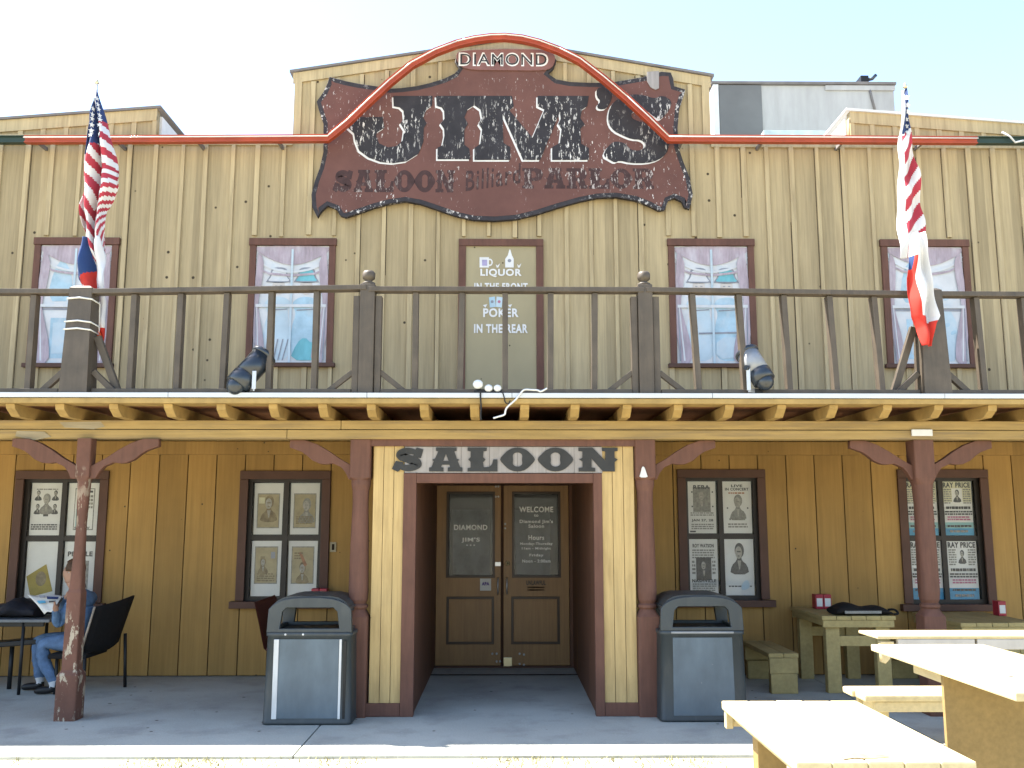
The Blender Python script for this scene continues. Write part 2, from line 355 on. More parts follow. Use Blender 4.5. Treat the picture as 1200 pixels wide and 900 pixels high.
SLAB = {
 'A': [[(0,0),(.43,0),(.43,.16),(.36,.18),(.38,.28),(.61,.28),(.63,.18),(.56,.16),(.56,0),(1,0),(1,.16),(.93,.18),(.86,.43),(.91,.49),(.83,.53),(.75,.84),(.82,.86),(.82,1),(.2,1),(.2,.86),(.27,.84),(.17,.53),(.09,.49),(.14,.43),(.07,.18),(0,.16)], [(.42,.44),(.58,.44),(.5,.74)]],
 'L': [[(0,0),(1,0),(1,.5),(.86,.5),(.82,.3),(.72,.19),(.54,.17),(.52,.38),(.6,.5),(.52,.6),(.53,.84),(.64,.86),(.64,1),(0,1),(0,.86),(.1,.84),(.1,.6),(.02,.5),(.1,.4),(.1,.16),(0,.14)]],
 'N': [[(0,0),(.42,0),(.42,.15),(.33,.17),(.33,.55),(.62,0),(.92,0),(.92,.4),(1.0,.5),(.92,.58),(.92,.84),(1,.86),(1,1),(.6,1),(.6,.86),(.68,.84),(.68,.46),(.36,1),(0,1),(0,.86),(.1,.84),(.1,.58),(.02,.5),(.1,.42),(.1,.17),(0,.15)]],
 'O': [ell(.5,.5,.46,.5,32,0,.2), ell(.5,.5,.2,.3,24,.3)],
 'P': [[(0,0),(.55,0),(.55,.15),(.45,.17),(.45,.36),(.7,.36),(.92,.45),(1,.68),(.92,.9),(.7,1),(0,1),(0,.86),(.1,.84),(.1,.16),(0,.14)], [(.45,.52),(.58,.53),(.65,.6),(.65,.74),(.58,.83),(.45,.84)]],
 'R': [[(0,0),(.5,0),(.5,.15),(.44,.17),(.44,.38),(.54,.37),(.6,.12),(.7,0),(1,0),(1,.16),(.92,.18),(.88,.36),(.8,.44),(.93,.53),(.98,.72),(.9,.92),(.7,1),(0,1),(0,.86),(.1,.84),(.1,.16),(0,.14)], [(.44,.54),(.58,.55),(.64,.62),(.64,.76),(.57,.84),(.44,.84)]],
 'S': [stroke([(.80,.66),(.72,.80),(.50,.85),(.30,.78),(.27,.64),(.48,.53),(.70,.44),(.76,.28),(.55,.15),(.33,.17),(.20,.32)], [.10,.20,.28,.32,.34,.34,.36,.36,.29,.24,.14])],
}
SLABX = {'S': [[(.66,.60),(.92,.56),(1.0,.92),(.78,1.0),(.70,.86)], [(.34,.38),(.08,.44),(-.05,.10),(.16,-.02),(.28,.14)]]}
def slab_text(mb, txt, x0, x1, z0, z1, Y, t, m, gap=0.12, shear=0.0):
    n = len(txt); wd = (x1 - x0) / (n + gap * (n - 1)); x = x0
    for ch in txt:
        for k, part in enumerate([SLAB[ch]] + [[q] for q in SLABX.get(ch, [])]):
            lp = [[(x + a * wd + (b * shear), z0 + b * (z1 - z0)) for a, b in lo] for lo in part]
            if ch == 'S' and k == 0: strip(mb, lp[0], Y, t, m)
            else: mb.shape(lp, Y + 0.0004 * k, t - 0.0004 * k, m)
        x += wd * (1 + gap)

# ================================================================ ground
b = MB(); b.box(-600, 600, -600, 1200, -0.5, -0.022, 'lawn'); o = b.build('lawn'); o['kind'] = 'structure'
b = MB(); xs = [-14, -6.6, -1.52, 3.4, 8.6, 14]; KERB = G(300, 886)[1]
for a, c in zip(xs, xs[1:]): b.box(a + 0.006, c - 0.006, KERB, 12.4, -0.3, 0.0, 'concrete', 0.004)
b.box(-14, 14, KERB + 0.02, 12.3, -0.31, -0.02, 'gap')
o = b.build('porch_floor'); o['kind'] = 'structure'
# tufts of dry grass along the slab edge
b = bmesh.new()
for k in range(5200):
    x = rnd.uniform(-5.5, 2.2); y = KERB - abs(rnd.gauss(0, 0.33)) - 0.01
    if math.sin(x * 2.3) + math.sin(x * 5.1 + 1) + rnd.uniform(-1.2, 1.2) < 0.3: continue
    h = rnd.uniform(0.012, 0.04); a = rnd.uniform(0, math.pi); wv = Vector((math.cos(a), math.sin(a), 0)) * 0.005
    p = Vector((x, y, -0.022)); tip = p + Vector((rnd.uniform(-.03, .03), rnd.uniform(-.03, .03), h))
    b.faces.new([b.verts.new(q) for q in (p - wv, p + wv, tip)])
me = bpy.data.meshes.new('grass'); b.to_mesh(me); b.free(); me.materials.append(M['grass'])
o = bpy.data.objects.new('grass', me); COL.objects.link(o); tag(o, 'dry grass tufts along the edge of the concrete slab', 'grass', kind='stuff')

# ================================================================ the saloon building
bld = thing('saloon_building', 'tan two storey timber saloon with false front and painted upper windows', 'building', (0, WALL, 0))
DECK = PZ(460.5, EDGE); TOPZ = PZ(163, WALL)
# --- upper wall: flat boards with raised battens
UPW = [(39, 137, 281, 427), (292, 393, 281, 426), (783, 884, 280, 426), (1034, 1137, 280, 426)]
UPX = []
for a, c, t, d in UPW:
    m = (t + d) / 2; k = 4 if a < 200 or a > 1000 else 2
    sgn = -1 if a < 588 else 1
    x0, x1 = PX(a - (3 if a < 100 else 2 if a < 400 else 0) + (0), m, WALL), PX(c + (0 if a < 700 else 2 if a < 1000 else 2), m, WALL)
    UPX.append((x0, x1, PZ(t, WALL), PZ(d, WALL)))
gx0, gx1 = PX(345, 120, WALL), PX(831, 120, WALL)
g_l, g_r, g_t = PZ(88, WALL), PZ(90, WALL), PZ(50, WALL)
U0 = DECK - 0.25
b = MB(); b.shape([(-13, U0), (13, U0), (13, TOPZ), (gx1, TOPZ), (gx1, g_r), (0.02, g_t), (gx0, g_l), (gx0, TOPZ), (-13, TOPZ)], WALL, 0.12, 'upper')
k0 = -42
for k in range(k0, 43):
    x = 0.305 * k + 0.14 + rnd.uniform(-.02, .02); wd = rnd.uniform(.042, .062)
    if abs(x) > 13: continue
    top = TOPZ - 0.1
    if gx0 + 0.04 < x < gx1 - 0.04: top = g_t - abs(x - 0.02) * (g_t - (g_l if x < 0 else g_r)) / (gx1) - 0.14
    lo = DECK - 0.02
    segs = [(lo, top)]
    for (a, c, t, d) in UPX + [(PX(537, 370, WALL), PX(637, 370, WALL), PZ(281, WALL), lo)]:
        if a - 0.03 < x < c + 0.03:
            segs = [(p, min(q, d - 0.02)) for p, q in segs if p < d - 0.05] + [(max(p, t + rnd.uniform(.02, .05)), q) for p, q in segs if q > t]
    for p, q in segs:
        if q - p > 0.05 and rnd.random() < .8:
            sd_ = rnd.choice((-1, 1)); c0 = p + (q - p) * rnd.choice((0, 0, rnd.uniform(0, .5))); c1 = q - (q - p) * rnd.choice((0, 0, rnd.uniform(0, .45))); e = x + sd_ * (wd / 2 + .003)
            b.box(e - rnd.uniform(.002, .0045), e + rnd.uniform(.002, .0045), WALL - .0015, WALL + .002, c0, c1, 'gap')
        if q - p > 0.05: b.box(x - wd / 2, x + wd / 2, WALL - 0.027, WALL - 0.001, p, q, 'batten', 0.003, Matrix.Rotation(rnd.uniform(-.0012, .0012), 3, 'Y'))
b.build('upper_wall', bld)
b = MB()   # trim boards under the roof lines
for a, c in ((-13, gx0), (gx1, 13)): b.box(a, c, WALL - 0.03, WALL - 0.002, TOPZ - 0.10, TOPZ + 0.02, 'batten', 0.004)
for sx, ge, gz in ((-1, gx0, g_l), (1, gx1, g_r)):
    b.shape([(0.02, g_t - 0.13), (0.02, g_t), (ge + sx * .02, gz), (ge + sx * .02, gz - 0.13)][::sx], WALL - 0.026, 0.024, 'batten')
    b.shape([(0.02, g_t), (0.02, g_t + 0.03), (ge + sx * .06, gz + .03), (ge + sx * .06, gz)][::sx], WALL - 0.05, 0.5, 'roof')
    e0, e1 = sorted((ge, ge - sx * 0.09)); b.box(e0, e1, WALL - 0.028, WALL - 0.003, TOPZ - .05, gz - 0.06, 'batten', 0.004)
b.build('roof_trim', bld)
# wings of the false front (sloped end pieces with a white return)
for side, pts, depth in (('l', [(-260, 190), (-260, 190), (185, 128), (185, 166)], .36), ('r', [(995, 166), (995, 131), (1500, 205), (1500, 205)], .56)):
    b = MB(); q = px(pts, WALL + 0.02); zb = TOPZ - 0.02
    loop = [(p[0], max(p[1], zb)) for p in q]
    if side == 'l': loop = [(q[1][0], zb), q[1] if q[1][1] > zb else (q[1][0], zb + .01), q[2], (q[2][0], zb)]
    else: loop = [(q[0][0], zb), q[1], q[2] if q[2][1] > zb else (q[2][0], zb + .01), (q[2][0], zb)]
    b.shape(loop, WALL + 0.02, 0.08, 'upper')
    hi = loop[2] if side == 'l' else loop[1]; lo_ = loop[1] if side == 'l' else loop[2]
    sx = 1 if side == 'l' else -1
    b.shape([(hi[0], hi[1] - .15), hi, lo_, (lo_[0], lo_[1] - .15)], WALL - 0.004, 0.022, 'batten')
    for k in range(1, 14):
        x = hi[0] - sx * (0.27 * k); tz = hi[1] + (lo_[1] - hi[1]) * abs(x - hi[0]) / abs(lo_[0] - hi[0]) - .14
        if tz > zb + .05: b.box(x - .03, x + .03, WALL + 0.004, WALL + .019, zb, tz, 'batten', .003)
    b.box(hi[0] - (.05 if sx > 0 else 0), hi[0] + (.05 if sx < 0 else 0), WALL + 0.002, WALL + .018, zb, hi[1] - .1, 'batten')
    e = hi[0]; b.box(min(e, e + sx * .03), max(e, e + sx * .03), WALL + 0.1, WALL + depth + (.9 if side == 'l' else 1.5), zb + .0, hi[1] - .06, 'white')
    b.shape([(hi[0] + sx * .05, hi[1]), (hi[0] + sx * .05, hi[1] + .03), (lo_[0], lo_[1] + .03), lo_], WALL - 0.03, 2.2, 'roof' if side == 'l' else 'white')
    b.build('parapet_wing', bld)
b = MB(); b.box(-13, 13, WALL + .12, WALL + 9, TOPZ - .5, TOPZ - .35, 'roof'); b.build('roof', bld)
# --- upper painted windows
def mural(bm, x0, x1, z0, z1, kind):
    Y = WALL - 0.012; w_ = x1 - x0; h_ = z1 - z0
    q = lambda pts: [(x0 + a * w_, z0 + c * h_) for a, c in pts]
    bm.box(x0, x1, Y, WALL - .002, z0, z1, 'mural_white')
    S = lambda pts, m, k=1, sm=1: bm.shape(smooth_loop(q(pts), sm) if sm else q(pts), Y - 0.0015 * k, 0.0012, m)
    if kind == 0 or kind == 3:
        S([(.12, .52), (.47, .52), (.47, .7), (.4, .82), (.3, .88), (.2, .8)], 'mural_blue')
        S([(.2, .04), (.5, .04), (.5, .38), (.2, .38)], 'mural_blue', 1, 0)
        S([(.24, .08), (.46, .08), (.46, .34), (.24, .34)], 'sky_paint', 2, 0)
        S([(.55, .02), (.88, .02), (.86, .46), (.56, .48)], 'sky_paint')
        for k in range(9):
            a = rnd.uniform(.55, .8); c = rnd.uniform(.12, .75); S([(a, c), (a + .08, c + .02), (a + .06, c + .05), (a - .01, c + .03)], 'mural_line' if k % 3 == 0 else 'mural_blue', 2)
        S([(.05, .47), (.95, .47), (.95, .445), (.05, .445)], 'mural_line', 2, 0)
    else:
        for cx, hat, dress in ((.32, 'mural_white', 'sky_paint'), (.7, 'mural_teal', 'mural_blue')):
            S([(cx - .2, .02), (cx + .2, .02), (cx + .19, .3), (cx + .12, .44), (cx + .2, .5), (cx + .1, .56), (cx - .1, .56), (cx - .2, .5), (cx - .12, .42), (cx - .19, .3)], dress, 1, 2)
            bm.shape(ell(x0 + cx * w_, z0 + .65 * h_, .085 * w_, .075 * h_), Y - .003, .0012, 'mural_skin')
            S([(cx - .19, .68), (cx + .19, .68), (cx + .12, .735), (cx + .11, .815), (cx - .11, .815), (cx - .12, .735)], 'mural_line', 2, 2)
            S([(cx - .17, .69), (cx + .17, .69), (cx + .1, .73), (cx + .09, .8), (cx - .09, .8), (cx - .1, .73)], hat, 3, 2)
            S([(cx - .17, .685), (cx + .17, .685), (cx + .17, .695), (cx - .17, .695)], 'mural_line', 4, 0)
            for dx in (-.035, .035): S([(cx + dx - .015, .65), (cx + dx + .015, .65), (cx + dx + .015, .658), (cx + dx - .015, .658)], 'mural_line', 4, 0)
            S([(cx - .03, .61), (cx + .03, .61), (cx, .60)], 'print_pink', 4, 0)
            S([(cx - .12, .44), (cx + .13, .45), (cx + .13, .46), (cx - .12, .45)], 'mural_line', 4, 0)
        if kind == 1:
            S([(.5, .02), (.92, .02), (.9, .2), (.8, .16), (.7, .22), (.6, .17)], 'mural_teal', 5, 1)
            for k in range(6): S([(.1 + .06 * k, .02), (.115 + .06 * k, .02), (.135 + .07 * k, .2), (.12 + .07 * k, .2)], 'mural_line', 5, 0)
        else:
            S([(.3, .26), (.95, .27), (.95, .255), (.3, .245)], 'mural_line', 5, 0)
            S([(.52, .03), (.9, .06), (.92, .22), (.54, .22)], 'sky_paint', 5, 1)
    # curtains: swag on top, gathered drapes at the sides, pale mullions
    js = (.9, 1.15, 1.0, .8)[kind]; jw = ((1.2, .8), (.9, 1.1), (1.1, 1.3), (.8, 1.0))[kind]
    for k in range(3):
        d = .05 * k * js
        S([(0, 1), (1, 1), (1, .95 - d), (.86, .9 - d), (.68, .85 - d * .6), (.5, .83 - d * .5), (.32, .85 - d * .6), (.14, .9 - d), (0, .95 - d)] if k == 0 else
          [(0, .96 - d), (.14, .885 - d), (.32, .83 - d * .6), (.5, .81 - d * .5), (.68, .83 - d * .6), (.86, .885 - d), (1, .96 - d), (1, .945 - d), (.86, .868 - d), (.68, .81 - d * .6), (.5, .79 - d * .5), (.32, .81 - d * .6), (.14, .868 - d), (0, .945 - d)], 'mural_mauve' if k != 1 else 'mural_white', 6 + k, 1)
    for s_ in (0, 1):
        f = lambda a: a * jw[0] if s_ == 0 else 1 - a * jw[1]
        S([(f(0), 0), (f(0), .95), (f(.12), .9), (f(.11), .7), (f(.05), .5), (f(.09), .38), (f(.17), .18), (f(.19), 0)][::1 if s_ else -1], 'mural_mauve', 9, 1)
        for k in range(2): S([(f(.03 + .05 * k), .02), (f(.05 + .05 * k), .02), (f(.03 + .015 * k), .47), (f(.02 + .015 * k), .47)][::1 if s_ else -1], 'mural_white' if k else 'mural_line', 10, 0)
    S([(.485, 0), (.515, 0), (.515, .97), (.485, .97)], 'sky_paint', 11, 0)
    S([(.02, .47), (.98, .47), (.98, .495), (.02, .495)], 'mural_white', 12, 0)
for k, (x0, x1, zt, zb) in enumerate(UPX):
    b = MB(); f = .085
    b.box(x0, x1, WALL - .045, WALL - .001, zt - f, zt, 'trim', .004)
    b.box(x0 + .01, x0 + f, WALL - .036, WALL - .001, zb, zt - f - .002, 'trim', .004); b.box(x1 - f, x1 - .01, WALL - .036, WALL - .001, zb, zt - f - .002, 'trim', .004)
    wn = b.build('window', bld)
    b = MB(); b.box(x0 - .02, x1 + .02, WALL - .065, WALL - .001, zb - .05, zb - .002, 'trim_dark', .004); b.build('sill', wn)
    b = MB(); mural(b, x0 + f + .002, x1 - f - .002, zb + .002, zt - f - .004, k); b.build('painted_scene', wn)
# --- painted upper door
dx0, dx1 = PX(537, 370, WALL), PX(637, 370, WALL); dzt = PZ(281, WALL); dzb = DECK - .1
b = MB(); f = .085
b.box(dx0, dx1, WALL - .04, WALL - .001, dzt - f, dzt, 'trim', .004)
for e in (dx0, dx1 - f): b.box(e, e + f, WALL - .036, WALL - .001, dzb, dzt - f - .002, 'trim', .004)
b.box(dx0 + f, dx1 - f, WALL - .016, WALL - .001, dzb, dzt - f, mat('smooth tan panel paint', (0.43, 0.36, 0.215), 0.85, 0.08, (2, 2, 1), dots=.03))
pd = b.build('painted_door', bld)
b = MB(); Y = WALL - .021; mm = (dx0 + dx1) / 2
zz = lambda py: PZ(py, WALL)
for txt, py, wpx, hpx in (('LIQUOR', 320.5, 48, 10), ('IN THE FRONT', 336.5, 62, 9), ('POKER', 367, 41, 10.5), ('IN THE REAR', 385.5, 62, 10.5)):
    b.text(txt, mm, zz(py), Y, 'letter_white', size=hpx * .0101, width=wpx * .0101, bold=.035)
xx = lambda p: PX(p, 310, WALL)
b.shape(px([(562, 302), (573, 302), (573, 314), (562, 314)], WALL), Y, .004, 'letter_white'); b.shape([ell(xx(574), zz(308), .035, .045, 16), ell(xx(574), zz(308), .02, .028, 16)], Y + .001, .003, 'letter_white')
b.shape(px([(565, 305), (571, 305), (571, 312), (565, 312)], WALL), Y - .002, .001, mat('lilac mural paint', (.45, .4, .6), .8))
b.shape(px([(592, 314), (592, 304), (595, 300), (597, 293), (598, 293), (600, 300), (602, 304), (602, 314)], WALL), Y, .004, 'letter_white'); b.shape(ell(xx(597), zz(306), .022, .02, 14), Y - .002, .001, 'mural_line')
for p in (583, 608): b.shape(px([(p - 2, 310), (p, 312), (p + 3, 309), (p + 1, 314), (p - 1, 314)], WALL), Y, .004, 'letter_white')
b.shape(px([(573, 349), (580, 348), (581, 360), (574, 361)], WALL), Y, .004, 'mural_blue'); b.shape(px([(582, 348), (589, 349), (588, 361), (581, 360)], WALL), Y - .001, .005, 'sky_paint')
b.shape(ell(xx(577), zz(354), .018, .018, 10), Y - .003, .001, 'mural_line'); b.shape(ell(xx(585), zz(354), .018, .018, 10), Y - .003, .001, 'print_pink')
for p in (568, 597): b.shape(px([(p - 2, 358), (p + 3, 357), (p + 1, 361)], WALL), Y, .004, 'letter_white')
b.build('lettering', pd)

# --- lower wall: wide boards with dark grooves, cut round the windows and the vestibule
LOW = [(14, 124, 552, 711), (279, 386, 552, 709), (795, 899, 550, 708), (1055, 1162, 550, 713)]
LX = []
for a, c, t, d in LOW:
    LX.append((PX(a, 632, WALL), PX(c, 632, WALL), PZ(t, WALL), PZ(d, WALL)))
vx0, vx1 = PX(486, 780, FRONT) - .02, PX(697, 780, FRONT) + .02
LT = DECK - 0.12
holes = [(a + .07, c - .07, d + .02, t - .07) for a, c, t, d in LX] + [(vx0, vx1, -.1, LT - .02)]
b = MB()
for k in range(-40, 41):
    x0 = .325 * k + .012; x1 = .325 * (k + 1)
    if x0 < -12.9 or x1 > 12.9: continue
    cuts = sorted({x0, x1, *[e for h in holes for e in h[:2] if x0 < e < x1]})
    for a, c in zip(cuts, cuts[1:]):
        segs = [(0.012, LT)]; m = (a + c) / 2
        for h in holes:
            if h[0] < m < h[1]: segs = [(p, min(q, h[2])) for p, q in segs if p < h[2]] + [(max(p, h[3]), q) for p, q in segs if q > h[3]]
        for p, q in segs:
            if q - p > .01: b.box(a, c, WALL, WALL + .03, p, q, 'lower')
b.build('lower_wall', bld)
b = MB()
lp = [[(-13, .005), (13, .005), (13, LT), (-13, LT)]] + [[(h[0], max(h[2], .012)), (h[0], h[3]), (h[1], h[3]), (h[1], max(h[2], .012))] for h in holes]
b.shape(lp, WALL + .022, .03, 'gap'); b.box(-13, 13, WALL + .8, WALL + .85, 0, LT, 'gap'); b.build('wall_backing', bld)
WINS = []
for a, c, t, d in LX:
    b = MB(); f = .095; Y0 = WALL - .035
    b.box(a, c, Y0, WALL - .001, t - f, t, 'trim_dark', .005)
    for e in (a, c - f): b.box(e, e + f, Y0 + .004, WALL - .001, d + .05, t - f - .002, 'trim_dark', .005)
    wn = b.build('window', bld)
    b = MB(); b.box(a - .05, c + .05, WALL - .09, WALL - .001, d - .03, d + .045, 'trim_dark', .006); b.build('sill', wn)
    ix0, ix1, iz0, iz1 = a + f, c - f, d + .047, t - f; Ys = WALL + .045; s_ = .05
    b = MB()
    for e in (ix0 - .02, ix1 - s_ * .7): b.box(e, e + s_ * .7 + .02, Ys, Ys + .04, iz0, iz1, 'sash')
    b.box(ix0, ix1, Ys + .001, Ys + .041, iz1 - s_ * .6, iz1 + .02, 'sash'); b.box(ix0, ix1, Ys + .001, Ys + .041, iz0 - .02, iz0 + s_ * .8, 'sash')
    mx, mz = (ix0 + ix1) / 2, (iz0 + iz1) / 2 + .02
    b.box(mx - .027, mx + .027, Ys + .003, Ys + .038, iz0, iz1, 'sash'); b.box(ix0, ix1, Ys + .005, Ys + .036, mz - .025, mz + .025, 'sash'); b.build('sash', wn)
    b = MB(); b.box(ix0, ix1, Ys + .02, Ys + .023, iz0, iz1, 'glass'); b.build('pane', wn)
    b = MB(); b.box(ix0 - .03, ix1 + .03, Ys + .07, Ys + .08, iz0 - .05, iz1 + .05, 'glass_dark'); b.build('dark_interior', wn)
    WINS.append((ix0 + .035, ix1 - .035, iz0 + .035, iz1 - .03, mx, mz, Ys))
# --- vestibule and doors
vzt = PZ(561, FRONT) - .02
b = MB(); D0 = FRONT + .09
b.box(vx0 - .06, vx0, D0, DOOR + .1, .002, vzt + .3, 'vest'); b.box(vx1, vx1 + .06, D0, DOOR + .1, .002, vzt + .3, 'vest')
b.box(vx0 - .06, vx1 + .06, D0 + .002, DOOR + .1, vzt + .06, vzt + .12, 'vest')
b.box(vx0 - .15, vx1 + .15, DOOR + .12, DOOR + .16, 0, LT, 'vest')
b.build('vestibule', bld)
dl, dr, dm = PX(511, 680, DOOR), PX(667, 680, DOOR), PX(588.5, 680, DOOR); dt = PZ(567, DOOR); db = .02
b = MB()
b.box(vx0, dl - .005, DOOR - .03, DOOR + .1, .003, vzt + .06, 'vest'); b.box(dr + .005, vx1, DOOR - .03, DOOR + .1, .003, vzt + .06, 'vest')
b.box(vx0, vx1, DOOR - .028, DOOR + .1, dt + .006, vzt + .06, 'vest'); b.box(vx0, vx1, DOOR - .06, DOOR + .1, .0, .018, 'trim_dark')
b.build('door_frame', bld)
for s_, (x0, x1, ga, gc, pa, pc) in enumerate(((dl, dm - .016, 525, 578, 523, 579), (dm + .016, dr, 602, 655, 599, 656))):
    gl0, gl1, gz0, gz1 = PX(ga, 630, DOOR), PX(gc, 630, DOOR), PZ(675, DOOR), PZ(578, DOOR)
    b = MB(); b.shape([[(x0, db), (x1, db), (x1, dt), (x0, dt)], [(gl0, gz0), (gl0, gz1), (gl1, gz1), (gl1, gz0)]], DOOR, .045, 'door', .003)
    dr_ = b.build('door', bld)
    b = MB(); m_ = .02
    b.shape([[(gl0 - m_, gz0 - m_), (gl1 + m_, gz0 - m_), (gl1 + m_, gz1 + m_), (gl0 - m_, gz1 + m_)], [(gl0 + .006, gz0 + .006), (gl0 + .006, gz1 - .006), (gl1 - .006, gz1 - .006), (gl1 - .006, gz0 + .006)]], DOOR - .012, .016, 'door_dark', .002)
    b.build('glazing_bead', dr_)
    b = MB(); b.box(gl0, gl1, DOOR + .012, DOOR + .016, gz0, gz1, 'glass'); b.build('pane', dr_)
    b = MB(); b.box(gl0 - .03, gl1 + .03, DOOR + .06, DOOR + .07, gz0 - .03, gz1 + .03, 'glass_dark')
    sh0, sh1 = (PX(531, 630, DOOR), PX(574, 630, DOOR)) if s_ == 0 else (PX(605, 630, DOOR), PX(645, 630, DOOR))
    b.shape([(sh0, gz0 + .02), (sh1, gz0), (sh1, PZ(597, DOOR)), (sh0 - .02, PZ(597, DOOR))], DOOR + .05, .004, mat('grey sheet with painted reflection', (.19, .20, .21), .8, .25, (5, 5, 3), dirt_or_reflection=((12, 12, 9), (.07, .075, .08), .7)))  # grey sheet stands in for the glass reflection, reflected branches painted as dark mottling
    b.build('reflection_sheet', dr_)
    p0, p1, pz0, pz1 = PX(pa, 728, DOOR), PX(pc, 728, DOOR), PZ(755, DOOR), PZ(699, DOOR)
    b = MB(); b.shape([[(p0, pz0), (p1, pz0), (p1, pz1), (p0, pz1)], [(p0 + .03, pz0 + .03), (p0 + .03, pz1 - .03), (p1 - .03, pz1 - .03), (p1 - .03, pz0 + .03)]], DOOR - .01, .012, 'door_dark', .003)
    b.box(p0 + .05, p1 - .05, DOOR - .006, DOOR + .002, pz0 + .05, pz1 - .05, 'door', .004); b.build('panel', dr_)
    hx = PX(583.5, 690, DOOR) if s_ == 0 else PX(594, 690, DOOR)
    b = MB(); hz0, hz1 = PZ(696, DOOR), PZ(677, DOOR)
    b.tube([(hx, DOOR - .003, hz0), (hx, DOOR - .05, hz0 + .02), (hx, DOOR - .055, (hz0 + hz1) / 2), (hx, DOOR - .05, hz1 - .02), (hx, DOOR - .003, hz1)], .009, 'steel'); b.build('handle', dr_)
    b = MB()
    for (qx, qy) in (((581, 570), (584, 570), (581, 582), (584, 582), (577, 766), (582, 766), (582, 775), (586, 775)) if s_ == 0 else ((613, 567), (617, 567), (592, 614), (592, 619), (609, 766), (614, 767), (609, 778), (614, 779))):
        X_, Z_ = P(qx, qy, DOOR); b.ball((X_, DOOR - .004, Z_), .013, 'strip', (1, .5, 1), 10)
    each(b, 'bolt_head', dr_)
    b = MB()
    if s_: X_, Z_ = P(595, 660, DOOR); b.ball((X_, DOOR - .005, Z_), .028, 'brass', (1, .5, 1), 14); b.ball((X_, DOOR - .018, Z_), .012, 'black', (1, .5, 1), 10); X_, Z_ = P(595, 776, DOOR); b.box(X_ - .05, X_ + .05, DOOR - .03, DOOR - .001, Z_ - .055, Z_ + .055, 'brass', .004)
    else: X_, Z_ = P(583.5, 661, DOOR); b.box(X_ - .035, X_ + .035, DOOR - .015, DOOR - .001, Z_ - .025, Z_ + .025, 'steel', .003)
    each(b, 'lock', dr_)
    b = MB(); Yt = DOOR + .0105; cx = (gl0 + gl1) / 2
    L = ([('DIAMOND', 618, 38, 6), ("JIM'S", 633, 21, 6), ('- - -', 639, 10, 1.5)] if s_ == 0 else
         [('WELCOME', 597, 39, 6.5), ('to', 604, 5, 3), ("Diamond Jim's", 611.5, 38, 5), ('Saloon', 616.5, 18, 4), ('Hours', 630, 18, 5.5), ('Monday-Thursday', 637.5, 37, 3.6), ('11am - Midnight', 643, 33, 3.4), ('Friday', 651, 16, 3.8), ('Noon - 2:00am', 657.5, 32, 3.6)])
    for txt, py, wp, hp in L: b.text(txt, cx, PZ(py, DOOR), Yt - .002, 'decal', size=hp * .0105, width=wp * .0105, bold=.028, t=.002)
    b.build('lettering', dr_)
    b = MB()
    if s_ == 0:
        X_, Z_ = P(569, 685, DOOR); b.box(X_ - .065, X_ + .065, DOOR - .006, DOOR - .003, Z_ - .07, Z_ + .07, 'paper'); b.text('APA', X_, Z_ + .01, DOOR - .009, mat('violet ink', (.12, .06, .3), .8), width=.09, bold=.05, size=.04, t=.002)
        b.build('notice', dr_)
    else:
        X_, Z_ = P(628, 684, DOOR); b.text('UNLAWFUL', X_, Z_ + .01, DOOR - .003, 'black', width=.23, size=.055, bold=.05, t=.002)
        for k in range(2): b.box(X_ - .1, X_ + .1, DOOR - .003, DOOR - .001, Z_ - .05 - .03 * k, Z_ - .035 - .03 * k, 'ink'); 
        b.build('notice', dr_)
# small outlet plate on the wall right of the second window
b = MB(); X_, Z_ = P(390.5, 641, WALL); b.box(X_ - .035, X_ + .035, WALL - .012, WALL - .001, Z_ - .055, Z_ + .055, mat('beige plate plastic', (.42, .35, .22), .5), .005)
b.box(X_ - .014, X_ + .014, WALL - .016, WALL - .012, Z_ - .033, Z_ + .033, 'gap', .003); b.build('outlet_plate', bld)

# ================================================================ rooftop housing
RY = 15.0
rh = thing('rooftop_housing', 'boxy grey rooftop plant housing behind the false front', 'rooftop housing', (PX(940, 160, RY), RY, TOPZ - .4))
x0, x1, zt = PX(835, 110, RY), PX(1048, 110, RY), PZ(98, RY)
b = MB(); b.box(x0, x1, RY, RY + 3, TOPZ - .4, zt, 'housing', .02); b.build('body', rh)
b = MB(); b.box(PX(842, 110, RY), PX(892, 110, RY), RY - .03, RY - .002, TOPZ - .3, PZ(99, RY), 'housing_dark', .008); b.build('dark_panel', rh)
b = MB(); b.box(x0, PX(841.5, 110, RY), RY - .04, RY - .002, TOPZ - .3, zt - .01, 'white', .006); b.build('corner_strip', rh)
b = MB(); b.box(x0 - .03, x1 + .03, RY - .05, RY + 3.05, zt, zt + .05, 'roof', .01); b.box(PX(967, 110, RY), x1 + .01, RY - .03, RY - .003, zt - .1, zt - .01, 'housing', .006); b.build('cap', rh)
b = MB(); b.tube([(PX(1019, 105, RY), RY - .02, PZ(104, RY)), (PX(1021, 115, RY), RY - .02, PZ(113, RY)), (PX(1025, 125, RY), RY - .02, PZ(130, RY))], .02, 'roof', 6); b.build('conduit', rh)
b = MB(); b.box(PX(895, 155, 13.2), PX(1010, 155, 13.2), 13.2, 14.6, TOPZ - .4, PZ(151, 13.2), mat('pale teal roof flashing', (.55, .68, .66), .6), .01); b.build('flashing', rh)
rc = thing('rooftop_camera', 'small black security camera on top of the rooftop housing', 'camera', (PX(1013, 96, RY), RY, zt + .05))
b = MB(); X_, Z_ = P(1013.5, 92, RY); b.box(X_ - .07, X_ + .07, RY, RY + .25, zt + .05, Z_ + .06, 'black', .01); b.build('base', rc)
b = MB(); b.tube([(X_ + .05, RY + .05, Z_), (PX(1022, 90, RY), RY, PZ(90, RY)), (PX(1026, 86, RY), RY - .02, PZ(86, RY))], .03, 'lamp_body', 8); b.build('arm', rc)

